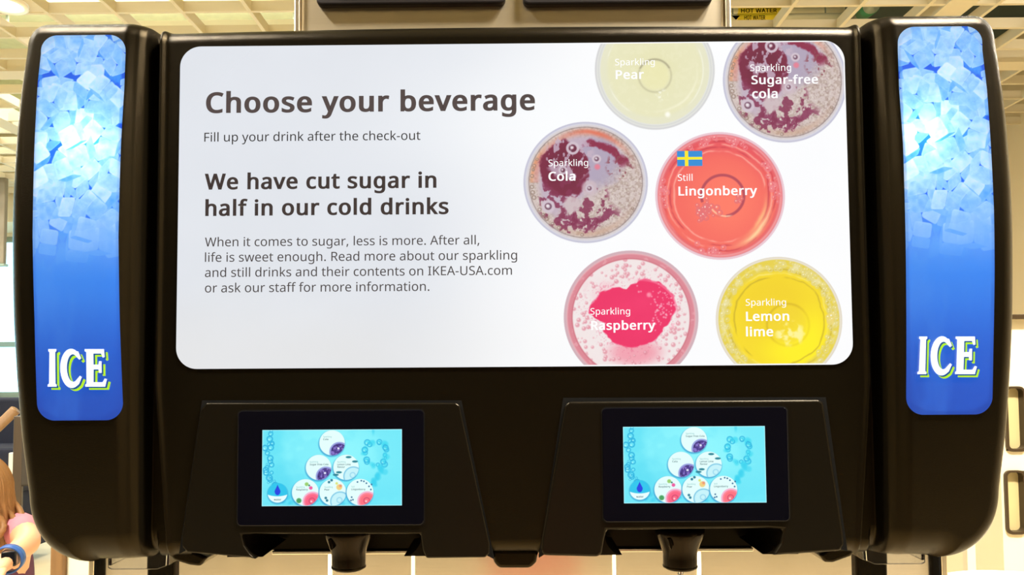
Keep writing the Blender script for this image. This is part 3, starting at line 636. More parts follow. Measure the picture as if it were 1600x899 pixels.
for d in ICE.values():
    zb, zt, L, R = ice_edges(d); d['e'] = (zb, zt, L, R)
    zz = np.linspace(zb+.004, zt-.004, 40)
    m = np.minimum(zz-zz[0], zz[-1]-zz); c = np.where(m < .02, .02-np.sqrt(np.clip(.02**2-(.02-m)**2, 0, None)), 0)
    lx = np.interp(zz, L[:, 0], L[:, 1])+.004+c; rx = np.interp(zz, R[:, 0], R[:, 1])-.004-c
    holes.append(list(zip(lx, zz))+list(zip(rx[::-1], zz[::-1])))
for k, h in HEADS.items():
    q = {'left': [(326,640),(707,640),(756,900),(292,900)], 'right': [(893,637),(1276,635),(1311,900),(855,900)]}[k]
    holes.append(pts_px(q, DY))
kill = np.zeros(len(Pf), bool)
for h in holes: kill |= inside(Pf, h)
# the middle stops above the counter: only strips and the pillar go down
kill = kill.reshape(nC, nR)
fk = ~(kill[:-1, :-1] | kill[1:, :-1] | kill[1:, 1:] | kill[:-1, 1:])
q = grid_faces(nC, nR, fk)
V = np.stack([Pf[:, 0], Yg, Pf[:, 1]], -1)
# sides, top and bottom run back from the rolled edge
extra, base = [], len(V)
idx = np.arange(nC*nR).reshape(nC, nR)
loop = np.concatenate([idx[0, :], idx[1:, -1], idx[-1, ::-1][1:], idx[::-1, 0][1:]])
bk = V[loop].copy(); bk[:, 1] = 1.16
mid = V[loop].copy(); mid[:, 1] += .03
n = len(loop)
V = np.concatenate([V, mid, bk])
a = loop; r1 = base+np.arange(n); r2 = base+n+np.arange(n)
lowmid = (np.abs(V[a, 0]-XC)/SPX < 530) & (V[a, 2] < Z_BOT_C+.05)
okq = ~(lowmid[:-1] & lowmid[1:])
s1 = np.stack([a[:-1], a[1:], r1[1:], r1[:-1]], -1)[okq]; s2 = np.stack([r1[:-1], r1[1:], r2[1:], r2[:-1]], -1)[okq]
Q = np.concatenate([q, s1, s2])
me = bpy.data.meshes.new('housing')
used = np.unique(Q); remap = np.full(len(V), -1); remap[used] = np.arange(len(used)); Q = remap[Q]; V = V[used]
me.from_pydata(V.tolist(), [], Q.tolist()); me.update()
bmt = bmesh.new(); bmt.from_mesh(me); bmesh.ops.recalc_face_normals(bmt, faces=bmt.faces)
if sum(f.normal.y for f in list(bmt.faces)[:2000]) > 0: bmesh.ops.reverse_faces(bmt, faces=bmt.faces)
bmt.to_mesh(me); bmt.free()
HOUSING = link('housing', me, M['plastic'], DISP, True)
# centre pillar foot below the serving heads
bm = bmesh.new()
prism(bm, pts_px([(766,860),(772,880),(779,889),(829,889),(838,880),(842,860)], DY+.006), DY+.006, DY+.10)
bevel(obj('pillar_foot', bm, M['plastic'], DISP), .004)
# small chamfered feet where the middle meets the towers
for P in ([(262,862),(270,876),(296,884),(312,886),(324,872),(300,862)], [(1342,856),(1330,870),(1302,880),(1290,880),(1280,868),(1300,856)]):
    bm = bmesh.new(); prism(bm, pts_px(P, DY+.012), DY+.012, DY+.08); bevel(obj('corner_foot', bm, M['plastic'], DISP), .003)

# ---- backlit ice panels
def paint_ice():
    W, Hh, k = 142, 605, 1.7
    nx, nz = int(W*k), int(Hh*k)
    x, y = np.meshgrid(np.arange(nx)/k, np.arange(nz)/k, indexing='ij')      # y from the top
    rnd = random.Random(5)
    n1 = fbm(x/40, y/40, 3)
    p = Paint(x, y, (18, 96, 232))
    p.put(.5*n1, (8, 60, 205)); p.put(.6*ss(.5, .75, fbm(x/16, y/22, 9)), (70, 165, 250))
    spots = []
    for r in range(13):
        for c in range(5):
            spots.append((c*34+rnd.uniform(-10, 10)+(r % 2)*15-4, r*28+rnd.uniform(-9, 9)-4))
    rnd.shuffle(spots)
    for kk, (cx, cy) in enumerate(spots):
        s = rnd.uniform(13.5, 18.5); R = Matrix.Rotation(rnd.uniform(0, 6.3), 3, 'Z') @ Matrix.Rotation(rnd.uniform(.25, 1.0), 3, 'X') @ Matrix.Rotation(rnd.uniform(0, 1.57), 3, 'Z')
        for axn in (0, 1, 2):
            for sg in (-1, 1):
                nv = R @ Vector([sg if i == axn else 0 for i in range(3)])
                if nv.z < .06: continue
                u = R @ Vector([1 if i == (axn+1) % 3 else 0 for i in range(3)]); v = R @ Vector([1 if i == (axn+2) % 3 else 0 for i in range(3)])
                fx, fy = cx+nv.x*s, cy-nv.y*s
                det = u.x*(-v.y)-(-u.y)*v.x
                if abs(det) < 1e-3: continue
                i0, i1 = max(0, int((cx-2*s)*k)), min(nx, int((cx+2*s)*k)); j0, j1 = max(0, int((cy-2*s)*k)), min(nz, int((cy+2*s)*k))
                if i1 <= i0 or j1 <= j0: continue
                X, Y = x[i0:i1, j0:j1]-fx, y[i0:i1, j0:j1]-fy
                a_ = (X*(-v.y)-Y*v.x)/det/s; b_ = (-X*(-u.y)+Y*u.x)/det/s
                e = np.maximum(np.abs(a_), np.abs(b_)); soft = .05
                m = (1-ss(1-soft, 1+soft, (np.abs(a_)**7+np.abs(b_)**7)**(1/7.)))
                tone = .30+.55*nv.z+.16*nv.y+rnd.uniform(-.16, .12)
                tone = tone+.5*(fbm(X/11+kk, Y/11, kk)-.5)+.05*ss(.65, .95, e)
                tone = np.clip(tone, 0, 1)[..., None]
                col = (np.array([50, 140, 246])*(1-tone)+np.array([198, 226, 255])*tone)/255.0
                mm = np.clip(m*.92, 0, 1)[..., None]
                p.c[i0:i1, j0:j1] = p.c[i0:i1, j0:j1]*(1-mm)+col*mm
    # the heap sinks into blue water
    wob = 26*(fbm(x/60, y/60, 21)-.5)
    f1 = ss(250, 345, y+wob)
    p.put(.80*f1, (96, 158, 248)); p.put(ss(325, 400, y+wob), (46, 124, 236)); p.put(ss(380, 520, y), (26, 90, 206)); p.put(.6*ss(480, 600, y), (18, 68, 182))
    p.put(.18*ss(.5, .8, fbm(x/50, y/140, 31))*ss(340, 400, y), (90, 150, 245))
    return nx, nz, x/W, y/Hh, lin(p.c)
ICE_ART = paint_ice()
def slab_splines(P):           # straight edged closed curve
    n = len(P); o = []
    for i, (x, y) in enumerate(P):
        a = P[i-1]; b = P[(i+1) % n]
        o.append((x+(a[0]-x)/3, y+(a[1]-y)/3, x, y, x+(b[0]-x)/3, y+(b[1]-y)/3))
    return o
def ice_letters():
    I = [(0,0),(12.5,0),(12.5,3),(10.8,4.6),(11.2,50),(13,51.5),(13,54.5),(-1,54.5),(-1,51.5),(1.2,50),(1.8,4.6),(0,3)]
    I = [(x+(27-y)*.02, 54.5-y) for x, y in I]
    Cc = []
    for k in range(25):        # outer sweep, then inner
        a = math.radians(50+k*(258/24.)); Cc.append((36+17.5*math.cos(a), 26.5+28.5*math.sin(a)))
    Cc[0] = (47, 51); Cc[-1] = (47.5, 4)
    Cc += [(52, 14), (49, 16)]
    for k in range(21):
        a = math.radians(304-k*(242/20.)); Cc.append((38.5+9.6*math.cos(a), 27+20*math.sin(a)))
    Cc += [(48.5, 39), (51.5, 41)]
    Ee = [(57,0),(88,0),(91,11),(87.5,12),(84,6.5),(70,6.5),(70.5,25),(78,25),(79,20),(83,20),(83,37),(79,37),(78,32),(70.5,32),(70.5,48),(82.5,48),(85,42),(88,43),(87,54.5),(57,54.5),(57,51.5),(59.5,50),(59,4.6),(57,3)]
    return [outline_mesh([slab_splines(q)]) for q in (I, Cc, Ee)]
LETTERS = ice_letters()
for side in ('left', 'right'):
    zb, zt, L, R = ICE[side]['e']
    nx, nz, U, Vv, C = ICE_ART
    u = U/U.max(); v = Vv/Vv.max()
    z = zt-(zt-zb)*v
    lx = np.interp(z, L[:, 0], L[:, 1]); rx = np.interp(z, R[:, 0], R[:, 1])
    x = lx+(rx-lx)*u
    def surf(x, z, off): return np.stack([x, front_y(np.full_like(x, XC+.5), z)-off, z], -1)
    wdt = rx-lx
    dx = np.minimum(x-lx, rx-x); dz = np.minimum(z-zb, zt-z); r = .019
    out = (dx < r) & (dz < r) & (np.hypot(r-dx, r-dz) > r)
    out2 = out
    keep = ~(out2[:-1, :-1] & out2[1:, :-1] & out2[1:, 1:] & out2[:-1, 1:])
    # pull the stair-stepped corner points onto the true arc
    h = np.hypot(r-dx, r-dz); s = np.where(out, r/np.maximum(h, 1e-9), 1)
    ndx = r-(r-dx)*s; ndz = r-(r-dz)*s
    x = np.where(out, np.where(x-lx < rx-x, lx+ndx, rx-ndx), x); z = np.where(out, np.where(z-zb < zt-z, zb+ndz, zt-ndz), z)
    sh = Sheet()
    P3 = surf(x.ravel(), z.ravel(), .0012)
    f = grid_faces(nx, nz, keep)[:, ::-1]
    sh.add(P3, f, C.reshape(-1, 3))
    # rim of the sheet runs back into the housing
    sx, sz = (79, 604.5) if side == 'left' else (1432, 585)
    for vx, fs in LETTERS:
        for off, (ox, oy), col in ((.0022, (5.2, -4.8), rgb(196, 246, 30)), (.0026, (2.4, -2.2), rgb(10, 66, 150)), (.0030, (0, 0), (1.15, 1.15, 1.15))):
            q = np.array([XZ(sx+a_+ox, sz-b_*1.075-oy, .846) for a_, b_ in vx])
            sh.add(surf(q[:, 0], q[:, 1], off), fs, col)
    o = sh.build('ice_panel', P_ICE, DISP)
    tag(o, 'left backlit blue panel picturing ice cubes' if side == 'left' else 'right backlit blue panel picturing ice cubes')
    # the tube behind the sheet
    hx, hz = XZ(140, 232, .86) if side == 'left' else XZ(1428, 215, .86)
    lamp('panel_lamp', 'POINT', (hx, front_y(np.array([XC+.5]), np.array([hz]))[0]+.022, hz), 0.12, (.75, .93, 1.0), .012)

# ---- backlit menu panel with its printed drinks and words
sh = Sheet()
nx, nz = 220, 110
x, z = np.meshgrid(np.linspace(MX0, MX1, nx), np.linspace(MZ0, MZ1, nz), indexing='ij')
r = .024
def round_clip(x, z, r):
    dx = np.minimum(x-MX0, MX1-x); dz = np.minimum(z-MZ0, MZ1-z)
    out = (dx < r) & (dz < r) & (np.hypot(r-dx, r-dz) > r)
    h = np.hypot(r-dx, r-dz); s = np.where(out, r/np.maximum(h, 1e-9), 1)
    nx_ = np.where(out, np.where(x-MX0 < MX1-x, MX0+r-(r-dx)*s, MX1-r+(r-dx)*s), x)
    nz_ = np.where(out, np.where(z-MZ0 < MZ1-z, MZ0+r-(r-dz)*s, MZ1-r+(r-dz)*s), z)
    return out, nx_, nz_
out, x2, z2 = round_clip(x, z, r)
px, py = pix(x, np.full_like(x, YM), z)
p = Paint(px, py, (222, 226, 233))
def paint_backlight(p):                                # uneven backlight brightness painted into the sheet's ink colours
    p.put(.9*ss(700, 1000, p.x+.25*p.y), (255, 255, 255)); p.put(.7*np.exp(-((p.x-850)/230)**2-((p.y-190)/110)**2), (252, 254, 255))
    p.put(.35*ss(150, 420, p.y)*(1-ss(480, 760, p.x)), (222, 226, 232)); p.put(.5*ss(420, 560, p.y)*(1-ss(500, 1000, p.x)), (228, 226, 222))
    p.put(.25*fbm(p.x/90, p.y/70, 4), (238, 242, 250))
paint_backlight(p)
keep = ~(out[:-1, :-1] & out[1:, :-1] & out[1:, 1:] & out[:-1, 1:])
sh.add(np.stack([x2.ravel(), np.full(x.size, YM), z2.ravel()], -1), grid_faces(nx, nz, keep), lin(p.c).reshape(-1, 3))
# rim of the panel
rim = rrect(MX0, MX1, MZ0, MZ1, r, 10); n = len(rim)
rv = [(a_, YM, b_) for a_, b_ in rim]+[(a_, YM+.006, b_) for a_, b_ in rim]
sh.add(rv, [(i, n+i, n+(i+1) % n, (i+1) % n) for i in range(n)], rgb(150, 140, 160))

def edge_rim(p, rho, cols):
    for r0, r1, c, a in cols: p.put(a*ss(r0-.012, r0+.012, rho)*(1-ss(r1-.012, r1+.012, rho)), c)
def cola(x, y):
    p = Paint(x, y, (208, 192, 188)); rho = np.hypot(x, y); th = np.degrees(np.arctan2(y, x))
    n = fbm(x*5, y*5, 2); nf = fbm(x*26, y*26, 8, 3); w = .10*(fbm(x*3+5, y*3, 12)-.5); wr = .16*(fbm(x*9, y*9, 14)-.5)
    p.put(.8*ss(.45, .7, nf), (180, 160, 150)); p.put(.55*ss(.55, .75, fbm(x*40, y*40, 5, 2)), (226, 216, 206))
    p.put(.4*ss(.60, .7, fbm(x*34, y*34, 6, 2))*ss(-.1, .5, x), (150, 122, 118))
    # lilac film
    lil = (1-ss(.70, .82, rho+w))*(1-ss(-.05, .35, x*.75-y*.8+w*3+wr))
    p.put(.95*lil, (192, 174, 192)); p.put(.8*(1-ss(.22, .38, np.hypot((x-.24), (y-.34)*.7)+wr)), (172, 160, 184))
    # orange glow along the wall
    arc = np.exp(-((rho-.83+w*.4)/.045)**2)
    p.put(.9*arc*np.exp(-((th-78)/34.)**2), (226, 112, 84)); p.put(.75*np.exp(-((rho-.86)/.035)**2)*np.exp(-((th-163)/24.)**2), (232, 150, 100))
    p.put(.55*np.exp(-((rho-.80+w*.4)/.05)**2)*np.exp(-((th-150)/50.)**2), (214, 120, 110)); p.put(.5*np.exp(-((rho-.84)/.05)**2)*np.exp(-((th+80)/40.)**2), (196, 150, 120))
    # dark cola
    d = np.hypot((x+.34)/.42, (y-.22)/.50)+w*2+wr*1.6
    p.put(1-ss(.86, .96, d), (122, 34, 66)); p.put(.6*(1-ss(.4, .8, d))*n, (96, 28, 52))
    p.put((1-ss(.0, .05, np.abs(np.hypot(x-.02, y+.02)-.66+wr*.9+w)-.045))*ss(18, 30, th)*(1-ss(82, 100, th)), (140, 40, 74))
    low = (1-ss(.0, .05, np.abs(rho-.66+wr*2.2)-.06-.3*w))*ss(-135, -118, th)*(1-ss(-52, -36, th))*ss(.42, .5, nf+.1)
    p.put(.85*low, (132, 44, 84)); p.put(.85*ss(.52, .60, fbm(x*11, y*11, 33))*(1-ss(.5, .62, np.hypot(x+.2, y+.3)))*(1-ss(-.1, .0, y-.1)), (130, 44, 80))
    p.put(.85*ss(.56, .62, fbm(x*13, y*9, 35))*(1-ss(.34, .44, np.hypot(x+.25, y-.42))), (196, 176, 194))
    p.put(.8*ss(.60, .66, fbm(x*22, y*22, 36, 2))*(1-ss(.18, .26, np.hypot(x-.55, y-.27))), (140, 70, 84))
    p.disc(-.22, -.36, .13, (205, 186, 190), .03, .9); p.disc(.06, -.09, .12, (204, 184, 192), .03, .85)
    for b in ((-.2, .56, .085), (-.6, -.39, .085), (.06, -.1, .045), (-.36, .2, .05), (.18, .38, .05)):
        p.ring(b[0], b[1], b[2], .03, (208, 192, 204), .95); p.ring(b[0], b[1], b[2]*.5, .02, (96, 50, 74), .7); p.disc(b[0]-.01, b[1]+.01, b[2]*.3, (240, 232, 236), .015, .9)
    rnd = random.Random(8)
    for k in range(16):
        a = math.radians(rnd.uniform(150, 330)); p.bubble(.86*math.cos(a), .86*math.sin(a), rnd.uniform(.014, .03), (150, 128, 116), (240, 232, 226), .7)
    p.disc(.19, .25, .045, (236, 120, 140), .02, .8)
    p.put(.8*np.exp(-((rho-.905)/.008)**2), (140, 124, 124))
    edge_rim(p, rho, [(.915, .955, (216, 210, 214), .9), (.95, 1.1, (196, 196, 216), .95)]); p.put(.6*np.exp(-((rho-.955)/.01)**2), (226, 226, 234))
    return p, rho
def lingon(x, y):
    p = Paint(x, y, (244, 106, 96)); rho = np.hypot(x, y); th = np.degrees(np.arctan2(y, x))
    w = .06*(fbm(x*3, y*3, 41)-.5)
    p.put(1-ss(.1, .8, np.hypot(x-.1, y+.1)), (252, 122, 102)); p.put(.7*ss(.55, .85, rho)*ss(-.2, .8, y), (226, 76, 92))
    wob = fbm(x*5, y*5, 44)
    for k, r0 in enumerate((.70, .755, .80, .85, .89)):
        g = np.exp(-((rho-r0+w*1.4)/.014)**2)
        p.put(.75*g*ss(.40, .56, fbm(x*2.2+k*3, y*2.2, 50+k)), (196, 58, 76) if k % 2 else (255, 176, 160))
    p.put(.85*np.exp(-((rho-.80+w)/.05)**2)*np.exp(-((th+45)/24.)**2), (255, 220, 160)); p.put(.7*np.exp(-((rho-.72+w)/.03)**2)*np.exp(-((th+30)/22.)**2), (255, 208, 140))
    p.put(.6*ss(.85, .9, rho), (222, 92, 104)); p.put(.7*np.exp(-((rho-.93)/.02)**2), (242, 176, 178))
    a = np.abs(np.hypot((x-.04)/1.02, y/1.0)-.32)
    p.put(.85*(1-ss(.010, .032, a))*(1-ss(-115, -100, th)*(1-ss(-95, -80, th))*0)*np.where((th > -75) | (th < -160), 1, .15), (170, 66, 88))
    p.put(.8*(1-ss(.005, .02, np.abs(np.hypot(x-.09, y+.05)-.27)))*ss(-130, -118, th)*(1-ss(-70, -55, th)), (255, 206, 170))
    rnd = random.Random(11)
    for k in range(34):
        cx, cy = -.24+rnd.gauss(0, .07), -.26+rnd.gauss(0, .10); p.bubble(cx, cy, rnd.uniform(.018, .04), (228, 112, 116), (255, 236, 226), .8)
    for k in range(9): p.bubble(.26+rnd.gauss(0, .03), -.07+rnd.gauss(0, .03), rnd.uniform(.015, .03), (228, 112, 116), (255, 236, 226), .8)
    for a0, m_ in ((105, 14), (75, 12), (178, 12), (8, 14), (-100, 12), (35, 7)):
        for k in range(m_):
            a = math.radians(a0+rnd.gauss(0, 7)); q = rnd.uniform(.80, .92); p.bubble(q*math.cos(a), q*math.sin(a), rnd.uniform(.014, .04), (236, 126, 134), (255, 226, 220), .75)
    edge_rim(p, rho, [(.955, 1.1, (224, 184, 198), .95)]); p.put(.7*np.exp(-((rho-.975)/.012)**2), (240, 216, 224))
    return p, rho
def rasp(x, y):
    p = Paint(x, y, (240, 233, 232)); rho = np.hypot(x, y); th = np.arctan2(y-.05, x-.05)
    n = fbm(x*4, y*4, 61)
    p.put(.35*n, (240, 208, 212)); p.put(.55*ss(.35, .6, fbm(x*3, y*3, 63))*(1-ss(.2, .75, np.hypot(x+.15, y-.35))), (244, 190, 200))
    p.put(.85*(1-ss(.10, .3, np.hypot((x-.05)*.55, (y+.52)*1.1))), (240, 150, 168))
    out_ = [(-.6,.2),(-.46,.37),(-.06,.43),(.2,.57),(.46,.51),(.69,.23),(.63,0),(.49,-.17),(.34,-.34),(.03,-.46),(-.26,-.4),(-.43,-.23),(-.4,-.09),(-.63,.06)]
    aa = np.array([math.atan2(b-.05, a-.05) for a, b in out_]); rr_ = np.array([math.hypot(a-.05, b-.05) for a, b in out_]); o = np.argsort(aa); aa, rr_ = aa[o], rr_[o]
    R = np.interp(th, np.concatenate([aa-2*PI, aa, aa+2*PI]), np.tile(rr_, 3))
    d = np.hypot(x-.05, y-.05)/R+.12*(fbm(x*12, y*12, 65, 3)-.5)
    p.put(1-ss(.94, 1.0, d), (236, 44, 102)); p.put(.5*(1-ss(.3, .9, d))*n, (246, 60, 116))
    p.put(.6*(1-ss(.0, .02, np.abs(np.hypot(x-.18, y-.05)-.50)-.006))*ss(.0, .3, y+.1)*ss(0, .3, x), (250, 130, 160))
    rnd = random.Random(17)
    for k in range(170):
        a = rnd.uniform(0, 2*PI); q = rnd.uniform(.55, .86)
        cx, cy = q*math.cos(a), q*math.sin(a)
        i = np.interp(math.atan2(cy-.05, cx-.05), np.concatenate([aa-2*PI, aa, aa+2*PI]), np.tile(rr_, 3))
        if math.hypot(cx-.05, cy-.05) < i*1.04: continue
        s = rnd.uniform(.010, .034)
        p.disc(cx, cy, s, (222, 140, 156), .012, .75); p.disc(cx-s*.3, cy+s*.35, s*.35, (252, 236, 238), .01, .8)
    for k in range(90):
        a = rnd.gauss(.2, .5); q = rnd.uniform(.28, .62); p.disc(.05+q*math.cos(a), .02+q*math.sin(a), rnd.uniform(.006, .016), (250, 176, 194), .008, .7)
    p.put(.5*ss(.66, .72, fbm(x*45, y*45, 68, 2))*(1-ss(.9, 1.4, d))*ss(.95, 1, d), (226, 90, 130))
    p.disc(.27, .33, .035, (255, 160, 180), .02, .8)
    edge_rim(p, rho, [(.865, .955, (214, 118, 134), .85), (.95, 1.1, (206, 172, 182), .95)]); p.put(.6*np.exp(-((rho-.87)/.01)**2), (196, 96, 112)); p.put(.6*np.exp(-((rho-.945)/.012)**2), (232, 186, 192))
    p.put(.5*ss(.6, .7, fbm(th*9, rho*8, 69))*ss(.87, .89, rho)*(1-ss(.93, .95, rho)), (236, 176, 184))
    return p, rho
def lemon(x, y):
    p = Paint(x, y, (246, 218, 38)); rho = np.hypot(x, y); th = np.degrees(np.arctan2(y, x)); w = .08*(fbm(x*2.5, y*2.5, 71)-.5)
    p.put(1-ss(.2, .8, np.hypot(x-.3, y+.35)), (255, 238, 30)); p.put(.6*(1-ss(.3, .75, np.hypot(x+.1, y-.2))), (240, 206, 36))
    p.put(.75*ss(.74, .82, rho+w), (224, 204, 88))
    for k, r0 in enumerate((.70, .76, .82, .88)):
        p.put(.6*np.exp(-((rho-r0+w*1.6)/.013)**2)*ss(.38, .55, fbm(x*2+k, y*2, 74+k)), (186, 160, 40) if k % 2 == 0 else (252, 240, 150))
    p.put(.6*np.exp(-((np.hypot(x-.14, y+.08)-.33)/.02)**2)*(.4+.6*ss(-.1, .3, -x+y+.3)), (206, 172, 30)); p.put(.35*(1-ss(.25, .33, np.hypot(x-.14, y+.08))), (236, 206, 60))
    p.put(.85*ss(.5, .7, fbm(x*9, y*9, 79))*(1-ss(.13, .24, np.hypot((x-.17)*.8, y+.22))), (255, 246, 170))
    rnd = random.Random(23)
    for a0, sd, m_ in ((62, 26, 90), (165, 14, 34), (215, 16, 40), (2, 9, 26), (-40, 14, 16)):
        for k in range(m_):
            a = math.radians(rnd.gauss(a0, sd)); q = rnd.uniform(.79, .93); p.bubble(q*math.cos(a), q*math.sin(a), rnd.uniform(.012, .036), (226, 212, 132), (255, 253, 232), .75)
    for k in range(8):
        p.bubble(.80+rnd.gauss(0, .02), -.02+rnd.gauss(0, .07), rnd.uniform(.02, .045), (236, 214, 120), (255, 255, 246), .9)
    p.put(.5*ss(.5, .7, fbm(x*10, y*10, 77))*np.exp(-((rho-.87)/.06)**2), (242, 234, 190))
    edge_rim(p, rho, [(.95, 1.1, (222, 214, 200), .95)]); p.put(.6*np.exp(-((rho-.965)/.012)**2), (240, 234, 222))
    return p, rho
def pear(x, y):
    p = Paint(x, y, (231, 229, 190)); rho = np.hypot(x, y); th = np.degrees(np.arctan2(y, x)); w = .05*(fbm(x*3, y*3, 81)-.5)
    p.put(.6*(1-ss(.0, .6, np.hypot(x, y))), (228, 224, 174)); p.put(.25*ss(.5, .7, fbm(x*14, y*14, 82)), (240, 238, 204))
    p.put(.6*ss(.74, .84, rho+w), (228, 228, 206)); p.put(.5*np.exp(-((rho-.70+w)/.02)**2)*np.exp(-((th+45)/40.)**2), (252, 250, 226))
    rr_ = np.hypot(x, y+.10)
    p.put(.8*np.exp(-((rr_-.27)/.018)**2)*np.where((th > 5) & (th < 175), 1, .45), (164, 158, 128)); p.put(.5*(1-ss(.2, .26, rr_)), (238, 234, 178))
    p.put(.8*ss(.5, .66, fbm(x*12, y*12, 84))*(1-ss(.05, .14, np.hypot(x-.1, y+.42))), (250, 250, 232)); p.disc(.2, -.74, .04, (255, 255, 246), .03, .9)
    p.put(.5*np.exp(-((rho-.80)/.012)**2)*ss(.4, .55, fbm(x*2, y*2, 85)), (250, 250, 236))
    edge_rim(p, rho, [(.90, 1.1, (226, 227, 224), .9)]); p.put(.6*np.exp(-((rho-.93)/.012)**2), (206, 208, 206)); p.put(.6*np.exp(-((rho-.975)/.014)**2), (200, 200, 208))
    return p, rho
CUPS = [(pear, 1023, 109, 94.5, 94.5), (cola, 1226, 126.5, 97.5, 97), (cola, 915, 285, 98, 95.5), (lingon, 1125, 306, 102, 100.5), (rasp, 986, 496, 106, 105.5), (lemon, 1217, 500, 99.5, 99.5)]
N = 300
for k, (fn, cx, cy, rx, ry) in enumerate(CUPS):
    u, v = np.meshgrid(np.linspace(-1.01, 1.01, N), np.linspace(-1.01, 1.01, N), indexing='ij')
    p, rho = fn(u, v)
    c0 = at(cx, cy, YM); sx = (at(cx+rx, cy, YM).x-at(cx-rx, cy, YM).x)/2; sz = (at(cx, cy-ry, YM).z-at(cx, cy+ry, YM).z)/2
    x = c0.x+u*sx; z = c0.z+v*sz
    p.put(ss(.985, 1.0, rho), (250, 250, 252))
    e = .0012
    ok = (rho < 1.0) & (x > MX0+e) & (x < MX1-e) & (z > MZ0+e) & (z < MZ1-e) & ~round_clip(x, z, r)[0]
    keep = ok[:-1, :-1] & ok[1:, :-1] & ok[1:, 1:] & ok[:-1, 1:]
    f = grid_faces(N, N, keep); us = np.unique(f); rm = np.full(N*N, -1); rm[us] = np.arange(len(us))
    V3 = np.stack([x.ravel(), np.full(x.size, YM-.0003), z.ravel()], -1)[us]
    sh.add(V3, rm[f], lin(p.c).reshape(-1, 3)[us])
def put_text(sh, s, px0, px1, py, col, Y, off=.0006, bold=0.0, cap=None, track=0.0):
    """letters from px0 to px1 on baseline py (measured on the photo), laid into the sheet's own plane"""
    v, f = text_mesh(s, bold, track)
    a = at(px0, py, Y); b_ = at(px1, py, Y)
    w = v[:, 0].max()-v[:, 0].min(); k = (b_.x-a.x)/w
    kz = k if cap is None else cap*SPX/.573
    q = np.stack([a.x+(v[:, 0]-v[:, 0].min())*k, np.full(len(v), Y-off), a.z+v[:, 1]*kz], -1)
    sh.add(q, f, col)
INK = rgb(76, 64, 64); INK2 = rgb(62, 56, 58)  # pale haze reflected on the sheet is put into these lighter inks
put_text(sh, 'Choose your beverage', 322, 836, 177.2, INK, YM, bold=.030, cap=33.5)
put_text(sh, 'Fill up your drink after the check-out', 319.5, 657, 221.8, rgb(30, 28, 32), YM, bold=.002)
put_text(sh, 'We have cut sugar in', 320, 682, 296.8, rgb(54, 43, 43), YM, bold=.027, cap=25.5)
put_text(sh, 'half in our cold drinks', 321, 701, 338, rgb(54, 43, 43), YM, bold=.027, cap=25.5)
for s, x1, y in (('When it comes to sugar, less is more. After all,', 749, 385.6), ('life is sweet enough. Read more about our sparkling', 808, 409.6),
                 ('and still drinks and their contents on IKEA-USA.com', 800, 433.3), ('or ask our staff for more information.', 671, 457.4)):
    put_text(sh, s, 320.5, x1, y, INK2, YM, bold=.002)
WH = (1.02, 1.02, 1.02)
for s, x0, x1, y, bd in (('Sparkling', 961, 1023, 102.5, 0), ('Pear', 962, 1006, 124, 1), ('Sparkling', 1172, 1236, 111.5, 0), ('Sugar-free', 1174, 1278, 132, 1), ('cola', 1175, 1215, 154, 1),
                         ('Sparkling', 857, 919, 260, 0), ('Cola', 857, 899, 283, 1), ('Still', 1059, 1082, 283, 0), ('Lingonberry', 1060, 1183, 306, 1), ('Sparkling', 922.5, 984.5, 492, 0),
                         ('Raspberry', 923.5, 1024, 516, 1), ('Sparkling', 1165, 1228, 478, 0), ('Lemon', 1165.5, 1233, 502, 1), ('lime', 1165.5, 1208, 526, 1)):
    put_text(sh, s, x0, x1, y, WH, YM, bold=.024 if bd else .004)
def flat_rect(sh, x0, x1, y0, y1, Y, off, col):
    a, b = at(x0, y1, Y), at(x1, y0, Y)
    sh.add([(a.x, Y-off, a.z), (b.x, Y-off, a.z), (b.x, Y-off, b.z), (a.x, Y-off, b.z)], [(0, 1, 2, 3)], col)
flat_rect(sh, 1058, 1097, 236, 260, YM, .0005, rgb(44, 140, 214))
flat_rect(sh, 1070, 1075, 236, 260, YM, .0007, rgb(250, 232, 40)); flat_rect(sh, 1058, 1097, 245.5, 250, YM, .0007, rgb(250, 232, 40))
tag(sh.build('menu_panel', P_MAIN, DISP), 'backlit white menu panel with words and six round drink pictures')

